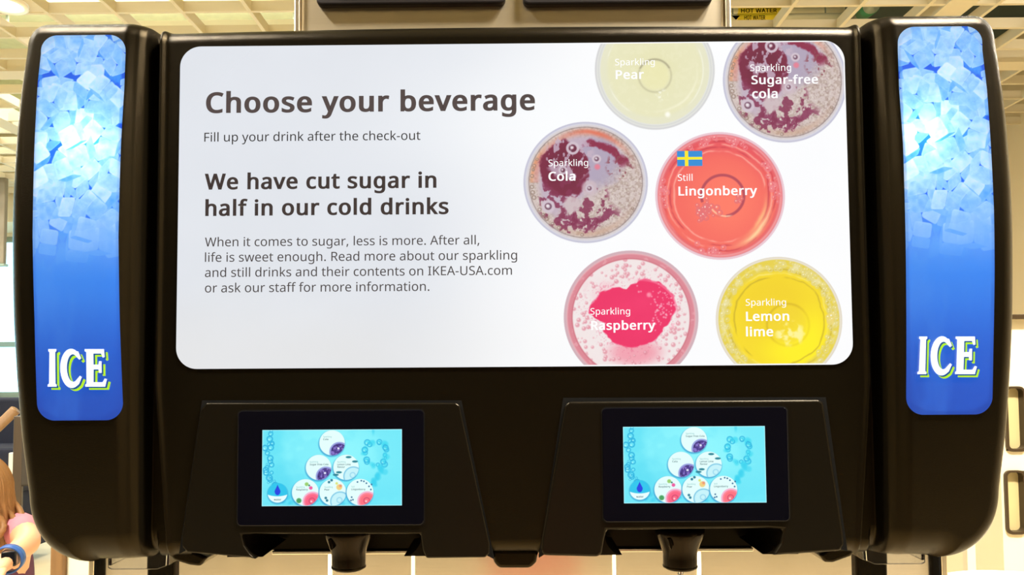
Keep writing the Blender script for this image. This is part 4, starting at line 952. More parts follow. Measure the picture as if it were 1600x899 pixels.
# ---- serving heads with touch screens and nozzles
def paint_lcd(kind):
    W, Hh, k = 219, 121, 2.2
    nx, nz = int(W*k), int(Hh*k)
    x, y = np.meshgrid(np.linspace(0, W, nx), np.linspace(0, Hh, nz), indexing='ij')
    p = Paint(x, y, (118, 236, 250))
    p.put(.6*(1-ss(.2, 1, np.hypot((x-110)/120, (y-40)/70))), (150, 250, 255)); p.put(.35*ss(60, 121, y), (90, 222, 246))
    p.put(.3*ss(.45, .6, fbm(x/40, y/30, 91)), (96, 224, 246)); p.put(.35*(1-ss(20, 34, np.hypot(x-42, (y-80)*.8))), (90, 220, 244))
    cy1, cy2 = (40, 204, 238), (20, 170, 220)
    tr = np.abs(x-(18+.0035*(y-20)**2*.9+8*(fbm(y/20, x/60, 92)-.5)))
    p.put(.35*(1-ss(6, 22, tr)), (70, 214, 240))
    rnd = random.Random(3)
    for kk in range(26):
        yy = rnd.uniform(0, 95); xx = 4+rnd.uniform(0, 12)+max(0, yy-70)*.35
        p.bubble(xx, yy, rnd.uniform(1.2, 4.6), cy2, (190, 255, 255), .8)
    for kk in range(34):
        a = rnd.uniform(0, 2*PI); xx, yy = 178+18*math.cos(a)+rnd.gauss(0, 2), 38+20*math.sin(a)+rnd.gauss(0, 2)
        p.disc(xx, yy, rnd.uniform(2, 5), (54, 216, 240), 2, .55)
        if kk % 2: p.bubble(xx, yy, rnd.uniform(1.5, 4.4), cy2, (190, 255, 255), .65)
    for kk in range(26):
        t = kk/26.; p.disc(190-16*t+rnd.gauss(0, 3), 58+32*t, rnd.uniform(2, 5), (44, 208, 238), 2, .5)
    p.put(.6*(1-ss(1, 3, np.abs(x-174)))*(1-ss(0, 14, y)), (50, 206, 236))
    for kk in range(26):
        p.disc(30+rnd.uniform(0, 130), 100+rnd.uniform(-6, 20), rnd.uniform(1.5, 4), (40, 200, 236), 1.5, .4)
    def drink(cx, cy, r, cup, veg):
        d = np.hypot(x-cx, y-cy); ds = np.hypot(x-cx+.6, y-cy-1.5)
        p.put(.55*(1-ss(r-.5, r+2.5, ds)), (20, 120, 190)); m = 1-ss(r-.6, r+.6, d)
        p.put(m, (226, 255, 252))
        ux, uy = cx+11.5, cy+14.5; dc = np.hypot(x-ux, y-uy)*.98; R = 15.5
        lens = m*(1-ss(R-.7, R+.7, dc))
        nn = fbm(x/3, y/3, int(cx))
        if cup == 'cola':
            p.put(lens, (150, 160, 224)); inn = m*(1-ss(R-3, R-2, dc)); p.put(inn, (70, 52, 140)); p.put(inn*ss(.5, .6, nn), (132, 112, 200)); p.put(inn*ss(.62, .68, fbm(x/2, y/2, 7)), (34, 26, 84))
            p.disc(cx+10, cy+9, 1.8, (226, 230, 252), .7)
        elif cup == 'clear':
            p.put(lens, (166, 226, 244)); p.put(m*(1-ss(R-2.6, R-2, dc)), (196, 242, 250)); p.put(.7*m*np.exp(-((dc-R+1)/.7)**2), (96, 180, 220)); p.put(.6*m*np.exp(-((np.hypot(x-ux+1, y-uy+2)-4)/.8)**2), (110, 190, 226))
        else:
            c1 = (250, 96, 132) if cup == 'red' else (252, 110, 128)
            p.put(lens, (244, 178, 210)); p.put(m*(1-ss(R-3, R-2.2, dc)), c1); p.put(.7*m*np.exp(-((np.hypot(x-ux+1, y-uy+1)-4.5)/.9)**2), (196, 60, 100)); p.disc(ux-2, uy, 1.5, (255, 220, 226), .8, .9)
            p.put(.5*m*np.exp(-((dc-R+4)/.6)**2), (255, 176, 190))
        if veg == 'leaf':
            for a_, b_ in ((4, -16), (14, -9), (-16, 12), (-11, 8)): p.put(1-ss(.7, 1.1, np.hypot((x-cx-a_)/5, (y-cy-b_)/2)), (30, 130, 150))
        if veg == 'rasp':
            p.disc(cx+8.5, cy-7, 2.8, (236, 90, 160), .7); p.disc(cx+2, cy-13, 3, (150, 206, 110), .8); p.disc(cx-10, cy+13, 4, (70, 160, 96), 1); p.disc(cx+6, cy-11, 1.4, (40, 120, 110), .6)
        if veg == 'pear':
            p.disc(cx+10, cy-8, 4.6, (240, 208, 130), .8); p.disc(cx+12, cy-10, 2.2, (236, 150, 120), 1); p.disc(cx+6, cy-14, 2, (220, 226, 120), .8)
            for a_, b_ in ((-6, -16), (-2, -19), (-9, 13), (-11, 9)): p.disc(cx+a_, cy+b_, 2, (30, 120, 150), .7)
        if veg == 'berry':
            for a_, b_ in ((-4, -16), (2, -18), (6, -17), (10, -14), (14, -9), (17, -4), (-13, 8), (-11, 12), (-14, 13), (18, -12)): p.disc(cx+a_, cy+b_, 1.3, (40, 100, 150), .5)
    n1, n2 = ('cola', 'cola')
    drink(109.5, 21, 20, 'cola', ''); drink(88.5, 60, 20, 'cola', ''); drink(131.5, 60, 20, 'clear', 'leaf')
    drink(68, 99.5, 21, 'red', 'rasp'); drink(111, 99.5, 21, 'clear', 'pear'); drink(153.5, 99.5, 21, 'pink', 'berry')
    d = np.hypot(x-24.5, y-100); m = 1-ss(15, 16, d)
    p.put(.5*(1-ss(15, 18, np.hypot(x-24.5, y-101.5))), (20, 120, 190)); p.put(m, (30, 196, 236)); p.put(m*ss(105, 106, y+.012*(x-24.5)**2), (232, 255, 255))
    drop = np.hypot(x-24.5, (y-98)); p.put(1-ss(.9, 1.1, np.hypot((x-24.5)/np.clip((y-86)*.42, .1, 4.6), (y-97)/6.6*np.where(y > 97, 1.0, .62))), (16, 60, 226))
    e = np.minimum.reduce([x, W-x, y, Hh-y]); p.put(.6*(1-ss(.4, 1.6, e)), (214, 252, 255))
    return nx, nz, x/W, y/Hh, lin(p.c)
HEAD_LABEL = {'left': 'left serving head with a touch screen and spout', 'right': 'right serving head with a touch screen and spout'}
for side, h in HEADS.items():
    yf = DY-.004
    bm = bmesh.new()
    pts = pts_px(h['out'], yf)
    prism(bm, pts, yf, DY+.03)
    hd = obj('serving_head', bm, M['plastic_smooth'], DISP)
    bevel(hd, .0035, 3, 25)
    tag(hd, HEAD_LABEL[side])
    # dark strips round the head stand in for the shade of its gap
    bm = bmesh.new()
    c = pts_px(h['out'], DY); cxm = sum(a for a, b in c)/len(c)
    g0, g1, g2, g3 = {'left': ((316, 626), (721, 626), (772, 874), (280, 866)), 'right': ((880, 622), (1290, 621), (1324, 862), (842, 872))}[side]
    o4 = pts_px([g0, g1, g2, g3], DY); i4 = pts_px({'left': [(326,640),(707,640),(756,866),(292,860)], 'right': [(893,637),(1276,635),(1311,858),(855,864)]}[side], DY)
    for a, b in ((0, 1), (1, 2), (3, 0)):
        y0 = DY-.0006
        vs = [bm.verts.new((p_[0], y0, p_[1])) for p_ in (o4[a], o4[b], i4[b], i4[a])]+[bm.verts.new((p_[0], DY+.012, p_[1])) for p_ in (o4[a], o4[b], i4[b], i4[a])]
        for f_ in ((0, 1, 2, 3), (4, 5, 6, 7), (0, 1, 5, 4), (1, 2, 6, 5), (2, 3, 7, 6), (3, 0, 4, 7)): bm.faces.new([vs[i] for i in f_])
    bmesh.ops.recalc_face_normals(bm, faces=bm.faces)
    obj('gap_shade', bm, M['gap'], hd)
    # recess behind the spout: ceiling, back wall and two flared cheeks
    x0, x1 = {'left': (380, 658), 'right': (945, 1222)}[side]
    zr = at(545, 834, yf).z if side == 'left' else at(1062, 829, yf).z
    yb = DY+.096
    zb_ = at(545, 860, yb).z if side == 'left' else at(1062, 856, yb).z
    X0, X1 = at(x0-14, 850, yf).x, at(x1+14, 850, yf).x
    bm = bmesh.new()
    box(bm, X0, X1, DY+.012, yb+.012, zr-.001, zr+.02); box(bm, X0, X1, yb, yb+.012, zb_, zr)
    bevel(obj('spout_recess', bm, M['plastic_smooth'], hd), .002)
    bm = bmesh.new(); box(bm, X0+.012, X1-.012, yb-.004, yb+.010, zb_-.0045, zb_-.0002); bevel(obj('recess_lip', bm, M['steel_edge'], hd), .001)
    zf = at(800, 872, yf).z
    for sgn in (-1, 1):
        xx = at(x0, 850, yf).x if sgn < 0 else at(x1, 850, yf).x
        bm = bmesh.new()
        prof = []
        for k in range(9):                       # curved inner face of the cheek
            a = k/8*PI/2; prof.append((xx-sgn*0.020*(1-math.sin(a)) if True else xx, zf+.001+(zr-zf-.003)*(1-math.cos(a))))
        prof += [(xx+sgn*.02, zr-.002), (xx+sgn*.02, zf+.001)]
        a_ = [bm.verts.new((q[0], yf+.006, q[1])) for q in prof]
        b_ = [bm.verts.new((q[0], yb-.002, max(q[1], zb_-.0+0*q[1])+.0)) for q in prof]
        n_ = len(prof)
        bm.faces.new(a_); bm.faces.new(b_[::-1])
        for i in range(n_): bm.faces.new((a_[i], b_[i], b_[(i+1) % n_], a_[(i+1) % n_]))
        bmesh.ops.recalc_face_normals(bm, faces=bm.faces)
        obj('recess_cheek', bm, M['plastic_smooth'], hd)
    # touch screen: glass plate, lit picture
    gx0, gx1, gy0, gy1 = h['glass']
    A, B = at(gx0, gy1, yf), at(gx1, gy0, yf)
    bm = bmesh.new(); prism(bm, rrect(A.x-.0012, B.x+.0012, A.z-.0012, B.z+.0012, .006), yf-.0006, yf+.004); obj('glass_surround', bm, M['gap'], hd)
    bm = bmesh.new(); prism(bm, rrect(A.x, B.x, A.z, B.z, .005), yf-.0016, yf+.004); g = obj('touch_screen_glass', bm, M['glass_black'], hd); bevel(g, .0006, 2)
    lx0, lx1, ly0, ly1 = h['lcd']; yl = yf-.0019
    nx, nz, U, Vv, C = paint_lcd(side)
    A, B = at(lx0, ly1, yl), at(lx1, ly0, yl)
    sh = Sheet()
    sh.add(np.stack([(A.x+(B.x-A.x)*U).ravel(), np.full(U.size, yl), (B.z+(A.z-B.z)*Vv).ravel()], -1), grid_faces(nx, nz)[:, ::-1], C.reshape(-1, 3))
    T1, T2 = rgb(20, 84, 110), rgb(90, 170, 184)
    kx = (lx1-lx0)/219.0; ky = (ly1-ly0)/121.0
    n1, n2 = (('Cola',), ('Sugar Free Cola',)) if side == 'left' else (('Sugar Free Cola',), ('Cola',))
    for cx, cy, first, names in ((96, 14, 'Sparkling', n1), (75, 53.5, 'Sparkling', n2), (118, 53.5, 'Sparkling', ('Lemon Lime', 'flavour')), (54, 93, 'Sparkling', ('Raspberry',)), (98, 93, 'Sparkling', ('Pear',)), (140, 92.5, 'Still', ('Lingonberry',))):
        w1 = 13 if first == 'Sparkling' else 5
        put_text(sh, first, lx0+cx*kx, lx0+(cx+w1)*kx, ly0+(cy-1)*ky, T2, yl, .0002, cap=2.3)
        for j, s in enumerate(names):
            wd = {'Cola': 8, 'Sugar Free Cola': 29, 'Lemon Lime': 21, 'flavour': 12, 'Raspberry': 18, 'Pear': 8, 'Lingonberry': 22}[s]
            put_text(sh, s, lx0+cx*kx, lx0+(cx+wd)*kx, ly0+(cy+3.2+j*4)*ky, T1, yl, .0002, bold=.02, cap=2.6)
    put_text(sh, 'water', lx0+19*kx, lx0+30.5*kx, ly0+112*ky, T1, yl, .0002, bold=.02, cap=3)
    sh.build('screen_picture', P_LCD, hd)
    # spout: oval shroud that narrows to a round tip
    nx_ = h['noz'][0]; yn = DY+.052
    c = at(nx_, 850, yn); zz = lambda py: at(nx_, py+(0 if side == 'left' else -1), yn).z
    s_ = yn/F
    bm = bmesh.new()
    prof = [(38, 826), (37.5, 834), (35, 841), (31, 850), (27.5, 859), (26, 866), (25.8, 872), (25.8, 882), (25.2, 887), (22.5, 889.5), (12, 889.5)]
    lathe(bm, c.x, yn, [(a*s_, zz(b)) for a, b in prof], 48)
    nz_o = obj('spout', bm, M['nozzle'], hd, True)
    tag(nz_o, 'glossy black tapered spout')
    bm = bmesh.new(); lathe(bm, c.x, yn, [(26.2*s_, zz(884)), (26.8*s_, zz(885.5)), (26.2*s_, zz(887))], 48, cap=False); obj('spout_ring', bm, M['plastic'], hd, True)
    bm = bmesh.new(); prism(bm, [(c.x+(a)*s_, zz(b)) for a, b in ((-25, 836), (-20, 835), (-17, 846), (-18, 853), (-21, 852), (-23, 845))], yn-33*s_, yn-22*s_)
    bevel(obj('spout_button', bm, M['nozzle'], hd), .001)
    if side == 'right':
        bm = bmesh.new(); lathe(bm, c.x-.001, yn-.004, [(.0006, zz(889)), (.0022, zz(890.3)), (.0036, zz(892.4)), (.0042, zz(894.6)), (.0038, zz(896.6)), (.0022, zz(898)), (.0004, zz(898.5))], 20)
        tag(obj('water_drop', bm, M['water'], None, True), 'clear water drop hanging from the right spout tip', 'water drop')

# ---- steel back of the serving bay, ice chutes and levers
ys_ = 1.12
a, b = at(150, 890, ys_), at(1466, 884, ys_)
bm = bmesh.new(); box(bm, a.x, b.x, ys_, ys_+.02, .90, 1.36); SPL = obj('splash_panel', bm, M['steel'], DISP)
uv = SPL.data.uv_layers.new(name='brush')
for lp in SPL.data.loops:
    co = SPL.data.vertices[lp.vertex_index].co; uv.data[lp.index].uv = (co.z, co.x)
# emissive bars for the white lines on the steel, either side of each spout
for px_ in (515, 645, 960, 1093):
    p_ = at(px_, 880, ys_-.004)
    bm = bmesh.new(); box(bm, p_.x-.0018, p_.x+.0018, ys_-.006, ys_+.001, .93, 1.30); bevel(obj('white_line', bm, M['strip'], DISP), .001)
for P, nm in (((1464, 1468), 'dark'), ((1469, 1479), 'steel'), ((140, 149), 'steel'), ((150, 152), 'dark')):
    x0, x1 = at(P[0], 885, ys_-.01).x, at(P[1], 885, ys_-.01).x
    bm = bmesh.new(); box(bm, x0, x1, ys_-.014, ys_+.02, .90, 1.36); bevel(obj('corner_post', bm, M['steel_edge'] if nm == 'steel' else M['gap'], DISP), .002)
for side, (xa, xb, yt, yb2, la, lb, lt) in {'left': (168, 262, 878, 891, 232, 276, 884), 'right': (1352, 1446, 870, 883, 1335, 1384, 880)}.items():
    yc = DY+.03
    A, B = at(xa, yb2, yc), at(xb, yt, yc)
    bm = bmesh.new()
    pts = [(A.x, A.z+.002), (A.x+.004, A.z), (B.x-.012, A.z), (B.x-.002, A.z+.004), (B.x, B.z+.03), (A.x, B.z+.03)] if side == 'left' else \
          [(A.x, B.z+.03), (A.x+.002, A.z+.004), (A.x+.012, A.z), (B.x-.004, A.z), (B.x, A.z+.002), (B.x, B.z+.03)]
    prism(bm, pts, yc, yc+.004); prism(bm, pts, yc+.08, yc+.084)
    box(bm, A.x, A.x+.003, yc+.004, yc+.08, A.z+.004, B.z+.03); box(bm, B.x-.003, B.x, yc+.004, yc+.08, A.z+.004, B.z+.03)
    bevel(obj('ice_chute', bm, M['clear'], DISP), .001, 2)
    A, B = at(la, 899, yc+.05), at(lb, lt, yc+.05)
    bm = bmesh.new(); prism(bm, rrect(A.x, B.x, A.z-.06, B.z+.02, .006, 4), yc+.045, yc+.06); bevel(obj('chute_lever', bm, M['plastic_smooth'], DISP), .003)

# ------------------------------------------------------------------ steel ice machine standing on the dispenser
IY = 1.0
a, b = at(461, 30, IY), at(1141, 30, IY)
IM = empty('ice_machine', ((a.x+b.x)/2, IY+.2, ZT-.005), 'brushed steel ice machine with dark louvres standing on top of the dispenser', 'ice machine')
zi0 = Z_TOP_C+.007
bm = bmesh.new(); box(bm, a.x+.006, b.x-.006, IY, IY+.5, zi0, 2.55); bevel(obj('cabinet', bm, M['steel_top'], IM), .006)
for x0, x1 in ((a.x, a.x+.0075), (b.x-.0075, b.x)):
    bm = bmesh.new(); box(bm, x0, x1, IY-.006, IY+.5, zi0, 2.55); bevel(obj('edge_strip', bm, M['steel_edge'], IM), .002)
for x0, x1 in ((493, 790), (817, 1115)):
    A, B = at(x0, 6.5 if x0 < 600 else 5.5, IY-.012), at(x1, 6, IY-.012)
    bm = bmesh.new(); prism(bm, rrect(A.x, B.x, A.z, 2.40, .008, 4), IY-.010, IY+.006)
    pn = obj('louvre_panel', bm, M['louver'], IM); bevel(pn, .003)
    bm = bmesh.new()
    for k in range(14):
        z = A.z+.02+k*.026
        box(bm, A.x+.02, B.x-.02, IY-.016, IY-.009, z, z+.010)
    bevel(obj('slats', bm, M['louver'], pn), .002)
# ------------------------------------------------------------------ counter under it all
x0, x1 = at(120, 890, 1.1).x-.25, at(1470, 890, 1.1).x+.12
bm = bmesh.new(); box(bm, -.62, .62, .55, 1.30, .86, .90); bevel(tag(obj('worktop', bm, M['stone'], None), 'stone counter top under the drink dispenser', 'counter'), .006)
CB = empty('counter_cabinet', (0, .9, 0), 'white base cabinet carrying the counter top', 'cabinet')
bm = bmesh.new(); box(bm, -.60, .60, .60, 1.28, .08, .86); obj('body', bm, M['white'], CB)
bm = bmesh.new(); box(bm, -.58, .58, .64, 1.26, 0, .08); obj('plinth', bm, M['gap'], CB)
for xx in (-.595, .005):
    bm = bmesh.new(); box(bm, xx, xx+.59, .578, .60, .10, .85); d = obj('door', bm, M['white'], CB); bevel(d, .003)
    bm = bmesh.new(); box(bm, xx+.2, xx+.39, .56, .578, .78, .795); bevel(obj('handle', bm, M['steel_edge'], d), .003)

# ------------------------------------------------------------------ pipes above the ceiling grid, with their labels
def sticker(parent, s, px0, px1, py, Y, h, arrow=False):
    v, f = text_mesh(s, .02)
    A, B = at(px0, py, Y), at(px1, py, Y)
    k = (B.x-A.x)/(v[:, 0].max()-v[:, 0].min())
    bm = bmesh.new()
    vs = [bm.verts.new((A.x+(p[0]-v[:, 0].min())*k, Y, A.z+p[1]/.573*h)) for p in v]
    for q in f:
        try: bm.faces.new([vs[i] for i in q])
        except ValueError: pass
    if arrow:
        bm.faces.new([bm.verts.new((A.x+dx, Y, A.z+dz)) for dx, dz in ((-.09, h), (-.06, 0), (-.03, h))])
    bmesh.ops.solidify(bm, geom=bm.faces[:], thickness=.0015)
    return obj('label_print', bm, M['label_ink'], parent)
def pipe(py, px0, px1, zz, rad, s, tx, lab, strip):
    el = ray(1180, py); d = (zz-CAM.z)/el.z; Y = CAM.y+el.y*d
    t = empty('hot_water_pipe', (at((px0+px1)/2, py, Y).x, Y, zz), lab, 'pipe', 'hot water pipes above the ceiling grid')
    A, B = at(px0, py, Y), at(px1, py, Y)
    bm = bmesh.new(); tube(bm, [(A.x, Y, zz), (B.x, Y, zz)], rad, 24); obj('pipe_jacket', bm, M['pipe'], t, True)
    A, B = at(strip[0], py, Y), at(strip[1], py, Y)
    bm = bmesh.new(); tube(bm, [(A.x, Y, zz), (B.x, Y, zz)], rad+.002, 24); w = obj('label_band', bm, M['yellow_label'], t, True)
    h = rad*1.25
    py2 = py+h*.5/Y*F
    sticker(w, s, tx[0], tx[1], py2, Y-rad-.0035, h, arrow=(s != 'HOT WATER' or lab.startswith('lower')))
    for xx in (1145, 1290):
        X = at(xx, py, Y).x
        bm = bmesh.new(); box(bm, X-.004, X+.004, Y-.004, Y+.004, zz+rad, 4.62); obj('hanger', bm, M['pipe_grey'], t)
pipe(16.5, 1100, 1318, 4.28, .026, 'HOT WATER', (1158, 1214), 'upper white hot water pipe with a yellow label above the ceiling grid', (1152, 1222))
pipe(27.5, 1100, 1318, 4.05, .026, 'HOT WATER', (1163, 1196), 'lower white hot water pipe whose yellow label carries an arrow', (1151, 1219))
A = at(1362, 8, 5.2); B = at(1334, 31, 5.9)
bm = bmesh.new(); tube(bm, [A, A+(B-A)*.5, B], .055, 20, mi=0); gp = obj('grey_pipe', bm, M['pipe_grey'], None, True)
tag(gp, 'short grey pipe with a green band above the right ceiling grid', 'pipe')
bm = bmesh.new(); tube(bm, [A+(B-A)*.02, A+(B-A)*.42], .058, 20); obj('green_band', bm, M['green_band'], gp, True)
bm = bmesh.new(); tube(bm, [(A.x, A.y, A.z+.05), (A.x, A.y, 4.62)], .008, 8); obj('hanger', bm, M['pipe_grey'], gp)

# ------------------------------------------------------------------ right: white cabinet with two slots, rail, wall unit
CY = 2.3
zc1 = at(1590, 497, CY).z
CABR = empty('white_cabinet', (at(1640, 700, CY).x, CY+.25, 0), 'tall white cabinet with two rounded framed slots right of the dispenser', 'cabinet')
xl = at(1562, 700, CY).x; xr = xl+.75
slots = []
for (y0, y1) in ((605, 705), (736, 834)):
    A, B = at(1572, y1, CY), at(1598, y0, CY); slots.append((A.x, B.x, A.z, B.z))
bm = bmesh.new()
# front sheet built round the two openings
sx0, sx1 = slots[0][0], slots[0][1]
box(bm, xl, sx0, CY, CY+.02, 0, zc1); box(bm, sx1, xr, CY, CY+.02, 0, zc1)
zsx = [0, slots[1][2], slots[1][3], slots[0][2], slots[0][3], zc1]
for k in (0, 2, 4): box(bm, sx0, sx1, CY, CY+.02, zsx[k], zsx[k+1])
box(bm, xl, xl+.02, CY+.02, CY+.5, 0, zc1); box(bm, xr-.02, xr, CY+.02, CY+.5, 0, zc1); box(bm, xl, xr, CY+.02, CY+.5, zc1-.02, zc1)
bmesh.ops.remove_doubles(bm, verts=bm.verts, dist=1e-6)
obj('body', bm, M['cream_laminate'], CABR)
bm = bmesh.new(); box(bm, xl+.02, xr-.02, CY+.48, CY+.5, 0, zc1-.02); obj('back_sheet', bm, M['cream_laminate'], CABR)
for s in slots:
    o, i = rrect(s[0]-.002, s[1]+.002, s[2]-.002, s[3]+.002, .018, 8), rrect(s[0]+.006, s[1]-.004, s[2]+.006, s[3]-.004, .013, 8)
    bm = bmesh.new(); n = len(o)
    for yy, yz in ((CY-.008, CY+.02),):
        a_ = [bm.verts.new((p[0], yy, p[1])) for p in o]; b_ = [bm.verts.new((p[0], yy, p[1])) for p in i]
        c_ = [bm.verts.new((p[0], yz, p[1])) for p in o]; d_ = [bm.verts.new((p[0], yz, p[1])) for p in i]
        for k in range(n):
            j = (k+1) % n
            bm.faces.new((a_[k], a_[j], b_[j], b_[k])); bm.faces.new((b_[k], b_[j], d_[j], d_[k])); bm.faces.new((c_[k], d_[k], d_[j], c_[j])); bm.faces.new((a_[k], c_[k], c_[j], a_[j]))
    bmesh.ops.recalc_face_normals(bm, faces=bm.faces)
    fr = obj('slot_frame', bm, M['frame_brown'], CABR)
    bm = bmesh.new(); prism(bm, rrect(s[0]+.004, s[1]+.01, s[2]+.004, s[3]-.004, .012, 6), CY+.016, CY+.022); obj('slot_flap', bm, M['beige_panel'], fr)
A, B = at(1574, 498, CY-.03), at(1640, 491, CY-.03)
bm = bmesh.new(); prism(bm, rrect(A.x, B.x+.5, A.z-.001, B.z, .004, 5), CY-.03, CY+.006); tr = obj('top_rail', bm, M['frame_brown'], CABR); bevel(tr, .002)
# small wall unit high on the far cream wall
WY = YF_R-.22
A, B = at(1571, 256, WY), at(1596, 236, WY)
WU = empty('wall_speaker', ((A.x+B.x)/2, YF_R, A.z), 'small cream wall box with a dark top strip high on the right wall', 'wall box')
bm = bmesh.new(); box(bm, A.x-.02, B.x, WY, YF_R, A.z, B.z); bevel(obj('body', bm, M['cream'], WU), .01)
bm = bmesh.new(); box(bm, A.x-.02, B.x-.02, WY+.01, YF_R, B.z, B.z+.035); bevel(obj('top_strip', bm, M['deck_dark'], WU), .004)
# white round bin rim low on the right
BY = 1.45
c = at(1585, 897, BY)
BN = empty('round_bin', (c.x, BY, 0), 'white round bin with a rolled rim at the lower right', 'bin')
zr = at(1560, 892.5, BY+.19).z
bm = bmesh.new(); lathe(bm, c.x+.06, BY, [(.15, .0), (.155, .02), (.185, zr-.03), (.19, zr-.02)], 56); obj('body', bm, M['white'], BN, True)
bm = bmesh.new(); lathe(bm, c.x+.06, BY, [(.19, zr-.022), (.200, zr-.014), (.202, zr-.006), (.196, zr), (.186, zr-.002), (.183, zr-.012), (.17, zr-.10), (.001, zr-.12)], 56, cap=False); obj('rim', bm, M['white'], BN, True)
bm = bmesh.new(); A = at(1521, 880, 1.9); box(bm, A.x-.014, A.x+.006, 1.9, 1.92, 0, at(1510, 862, 1.9).z+.25)
tag(obj('slim_post', bm, M['cream'], None), 'slim cream post behind the round white bin', 'post')

# ------------------------------------------------------------------ left: bench, chairs, panel
LY = 6.0
A, B = at(-60, 711, LY), at(36, 624, LY)
BEN = empty('navy_bench', ((A.x+B.x)/2, LY+.3, 0), 'navy upholstered bench below the bright windows', 'bench')
bm = bmesh.new(); box(bm, A.x-.6, B.x, LY+.42, LY+.54, .40, B.z); bevel(obj('backrest', bm, M['navy'], BEN), .03)
bm = bmesh.new(); box(bm, A.x-.6, B.x, LY, LY+.46, .58, A.z+.05); bevel(obj('seat', bm, M['navy'], BEN), .03)
bm = bmesh.new(); box(bm, A.x-.6, B.x-.02, LY+.04, LY+.5, .12, .58); obj('base', bm, M['navy'], BEN)
for xx in (A.x-.5, B.x-.1):
    bm = bmesh.new(); box(bm, xx-.03, xx+.03, LY+.06, LY+.12, 0, .12); obj('leg', bm, M['wood'], BEN)
CHY = 3.6
c = at(22, 700, CHY)
def chair(px, py_top, Y, rot, label):
    c = at(px, py_top, Y); h = c.z
    t = empty('wooden_chair', (c.x, Y, 0), label, 'chair')
    R = Matrix.Rotation(rot, 4, 'Z'); T = Matrix.Translation((c.x, Y, 0)) @ R
    def add(n, parts, m, bv=.006):
        bm = bmesh.new()
        for q in parts: box(bm, *q)
        bmesh.ops.transform(bm, matrix=T, verts=bm.verts); bevel(obj(n, bm, m, t), bv)
    sh_ = .46
    add('seat', [(-.22, .22, -.22, .22, sh_-.04, sh_)], M['charcoal'], .015)
    add('backrest', [(-.21, .21, .20, .24, h-.34, h-.02)], M['charcoal'], .012)
    for sx in (-1, 1):
        add('leg', [(sx*.20-.02, sx*.20+.02, -.22, -.18, 0, sh_-.04)], M['dark_wood'])
        add('leg', [(sx*.22-.02, sx*.22+.02, .20, .24, 0, h)], M['dark_wood'])
    return t
chair(96, 652, CHY, .35, 'dark grey padded chair with wooden legs close to the dispenser left side')
# wooden stick that leans across the navy bench
A, B = at(-4, 668, 4.2), at(24, 641, 4.2)
d = (A-B).normalized(); L0 = (B.z)/(-d.z)
bm = bmesh.new(); tube(bm, [B, B+d*L0*.98], [.028, .022], 12); 
tag(obj('leaning_stick', bm, M['wood'], None, True), 'brown wooden pole leaning in front of the navy bench', 'pole')
A = at(19, 740, 4.0)
bm = bmesh.new(); box(bm, A.x-.022, A.x+.016, 4.0, 4.04, 0, at(19, 708, 4.0).z); bevel(tag(obj('white_post', bm, M['white'], None), 'slim white table post left of the dark grey chair', 'post'), .004)
A, B = at(78, 868, 1.7), at(98, 868, 1.7); C_ = at(141, 878, 1.7)
PN = empty('low_partition', (B.x, 1.7, 0), 'white panel with a brown wooden edge below the left tower', 'panel')
bm = bmesh.new(); box(bm, A.x, B.x, 1.70, 1.76, 0, A.z+.06); bevel(obj('wood_edge', bm, M['wood'], PN), .004)
bm = bmesh.new(); box(bm, B.x, C_.x+.12, 1.715, 1.75, 0, C_.z+.06); bevel(obj('sheet', bm, M['white'], PN), .002)
# hanging grey column panel at the far left
A, B = at(-30, 412, 8.4), at(8, 286, 8.4)
HG = empty('hanging_panel', ((A.x+B.x)/2, 8.4, A.z), 'grey panel hanging before the far left window', 'hanging panel')
bm = bmesh.new(); box(bm, A.x, B.x, 8.4, 8.46, A.z, CEIL-.01); bevel(obj('sheet', bm, M['grey_paint'], HG), .01)
bm = bmesh.new(); box(bm, A.x, B.x+.015, 8.39, 8.47, A.z-.03, A.z); bevel(obj('bottom_rail', bm, M['pipe_grey'], HG), .006)

# made-up red board behind the viewpoint, added to redden the brushed steel
RB = empty('red_reflection_board', (.07, -.75, 0), 'unseen red board on a steel foot, added for its reflection in the steel', 'reflected board')
bm = bmesh.new(); box(bm, -.10, .25, -.77, -.74, .45, 1.25); bevel(obj('board', bm, M['red'], RB), .006)
bm = bmesh.new(); lathe(bm, .075, -.755, [(.15, 0), (.15, .012), (.02, .02), (.02, .45)], 32); obj('foot', bm, M['steel_edge'], RB, True)

# ------------------------------------------------------------------ the child at the lower left
PY = 2.2
def skin_body(name, verts, edges, m, parent, levels=2, root=0):
    me = bpy.data.meshes.new(name); me.from_pydata([v[0] for v in verts], edges, []); me.update()
    o = link(name, me, m, parent)
    md = o.modifiers.new('skin', 'SKIN'); md.use_smooth_shade = True
    for i, v in enumerate(verts):
        r_ = v[1] if isinstance(v[1], tuple) else (v[1], v[1])
        me.skin_vertices[0].data[i].radius = r_; me.skin_vertices[0].data[i].use_root = (i == root)
    s = o.modifiers.new('sub', 'SUBSURF'); s.levels = levels; s.render_levels = levels
    return o
S0 = at(22, 822, PY)                          # right shoulder
g = Vector((S0.x-.100, PY+.02, 0))
PER = empty('person', (g.x, g.y, 0), 'long haired child in a pink and purple top at the left edge', 'person')
W = lambda x, y, z: (g.x+x, g.y+y, z)
zs = S0.z
hd_c = Vector(W(-.012, -.06, zs+.085))
el = at(45, 848, PY-.06); wr = at(9, 878, PY-.20)
vb, eb = [], []
def addv(p, r, to=None):
    vb.append((tuple(p), r)); i = len(vb)-1
    if to is not None: eb.append((to, i))
    return i
pel = addv(W(-.01, .03, .62), (.105, .085))
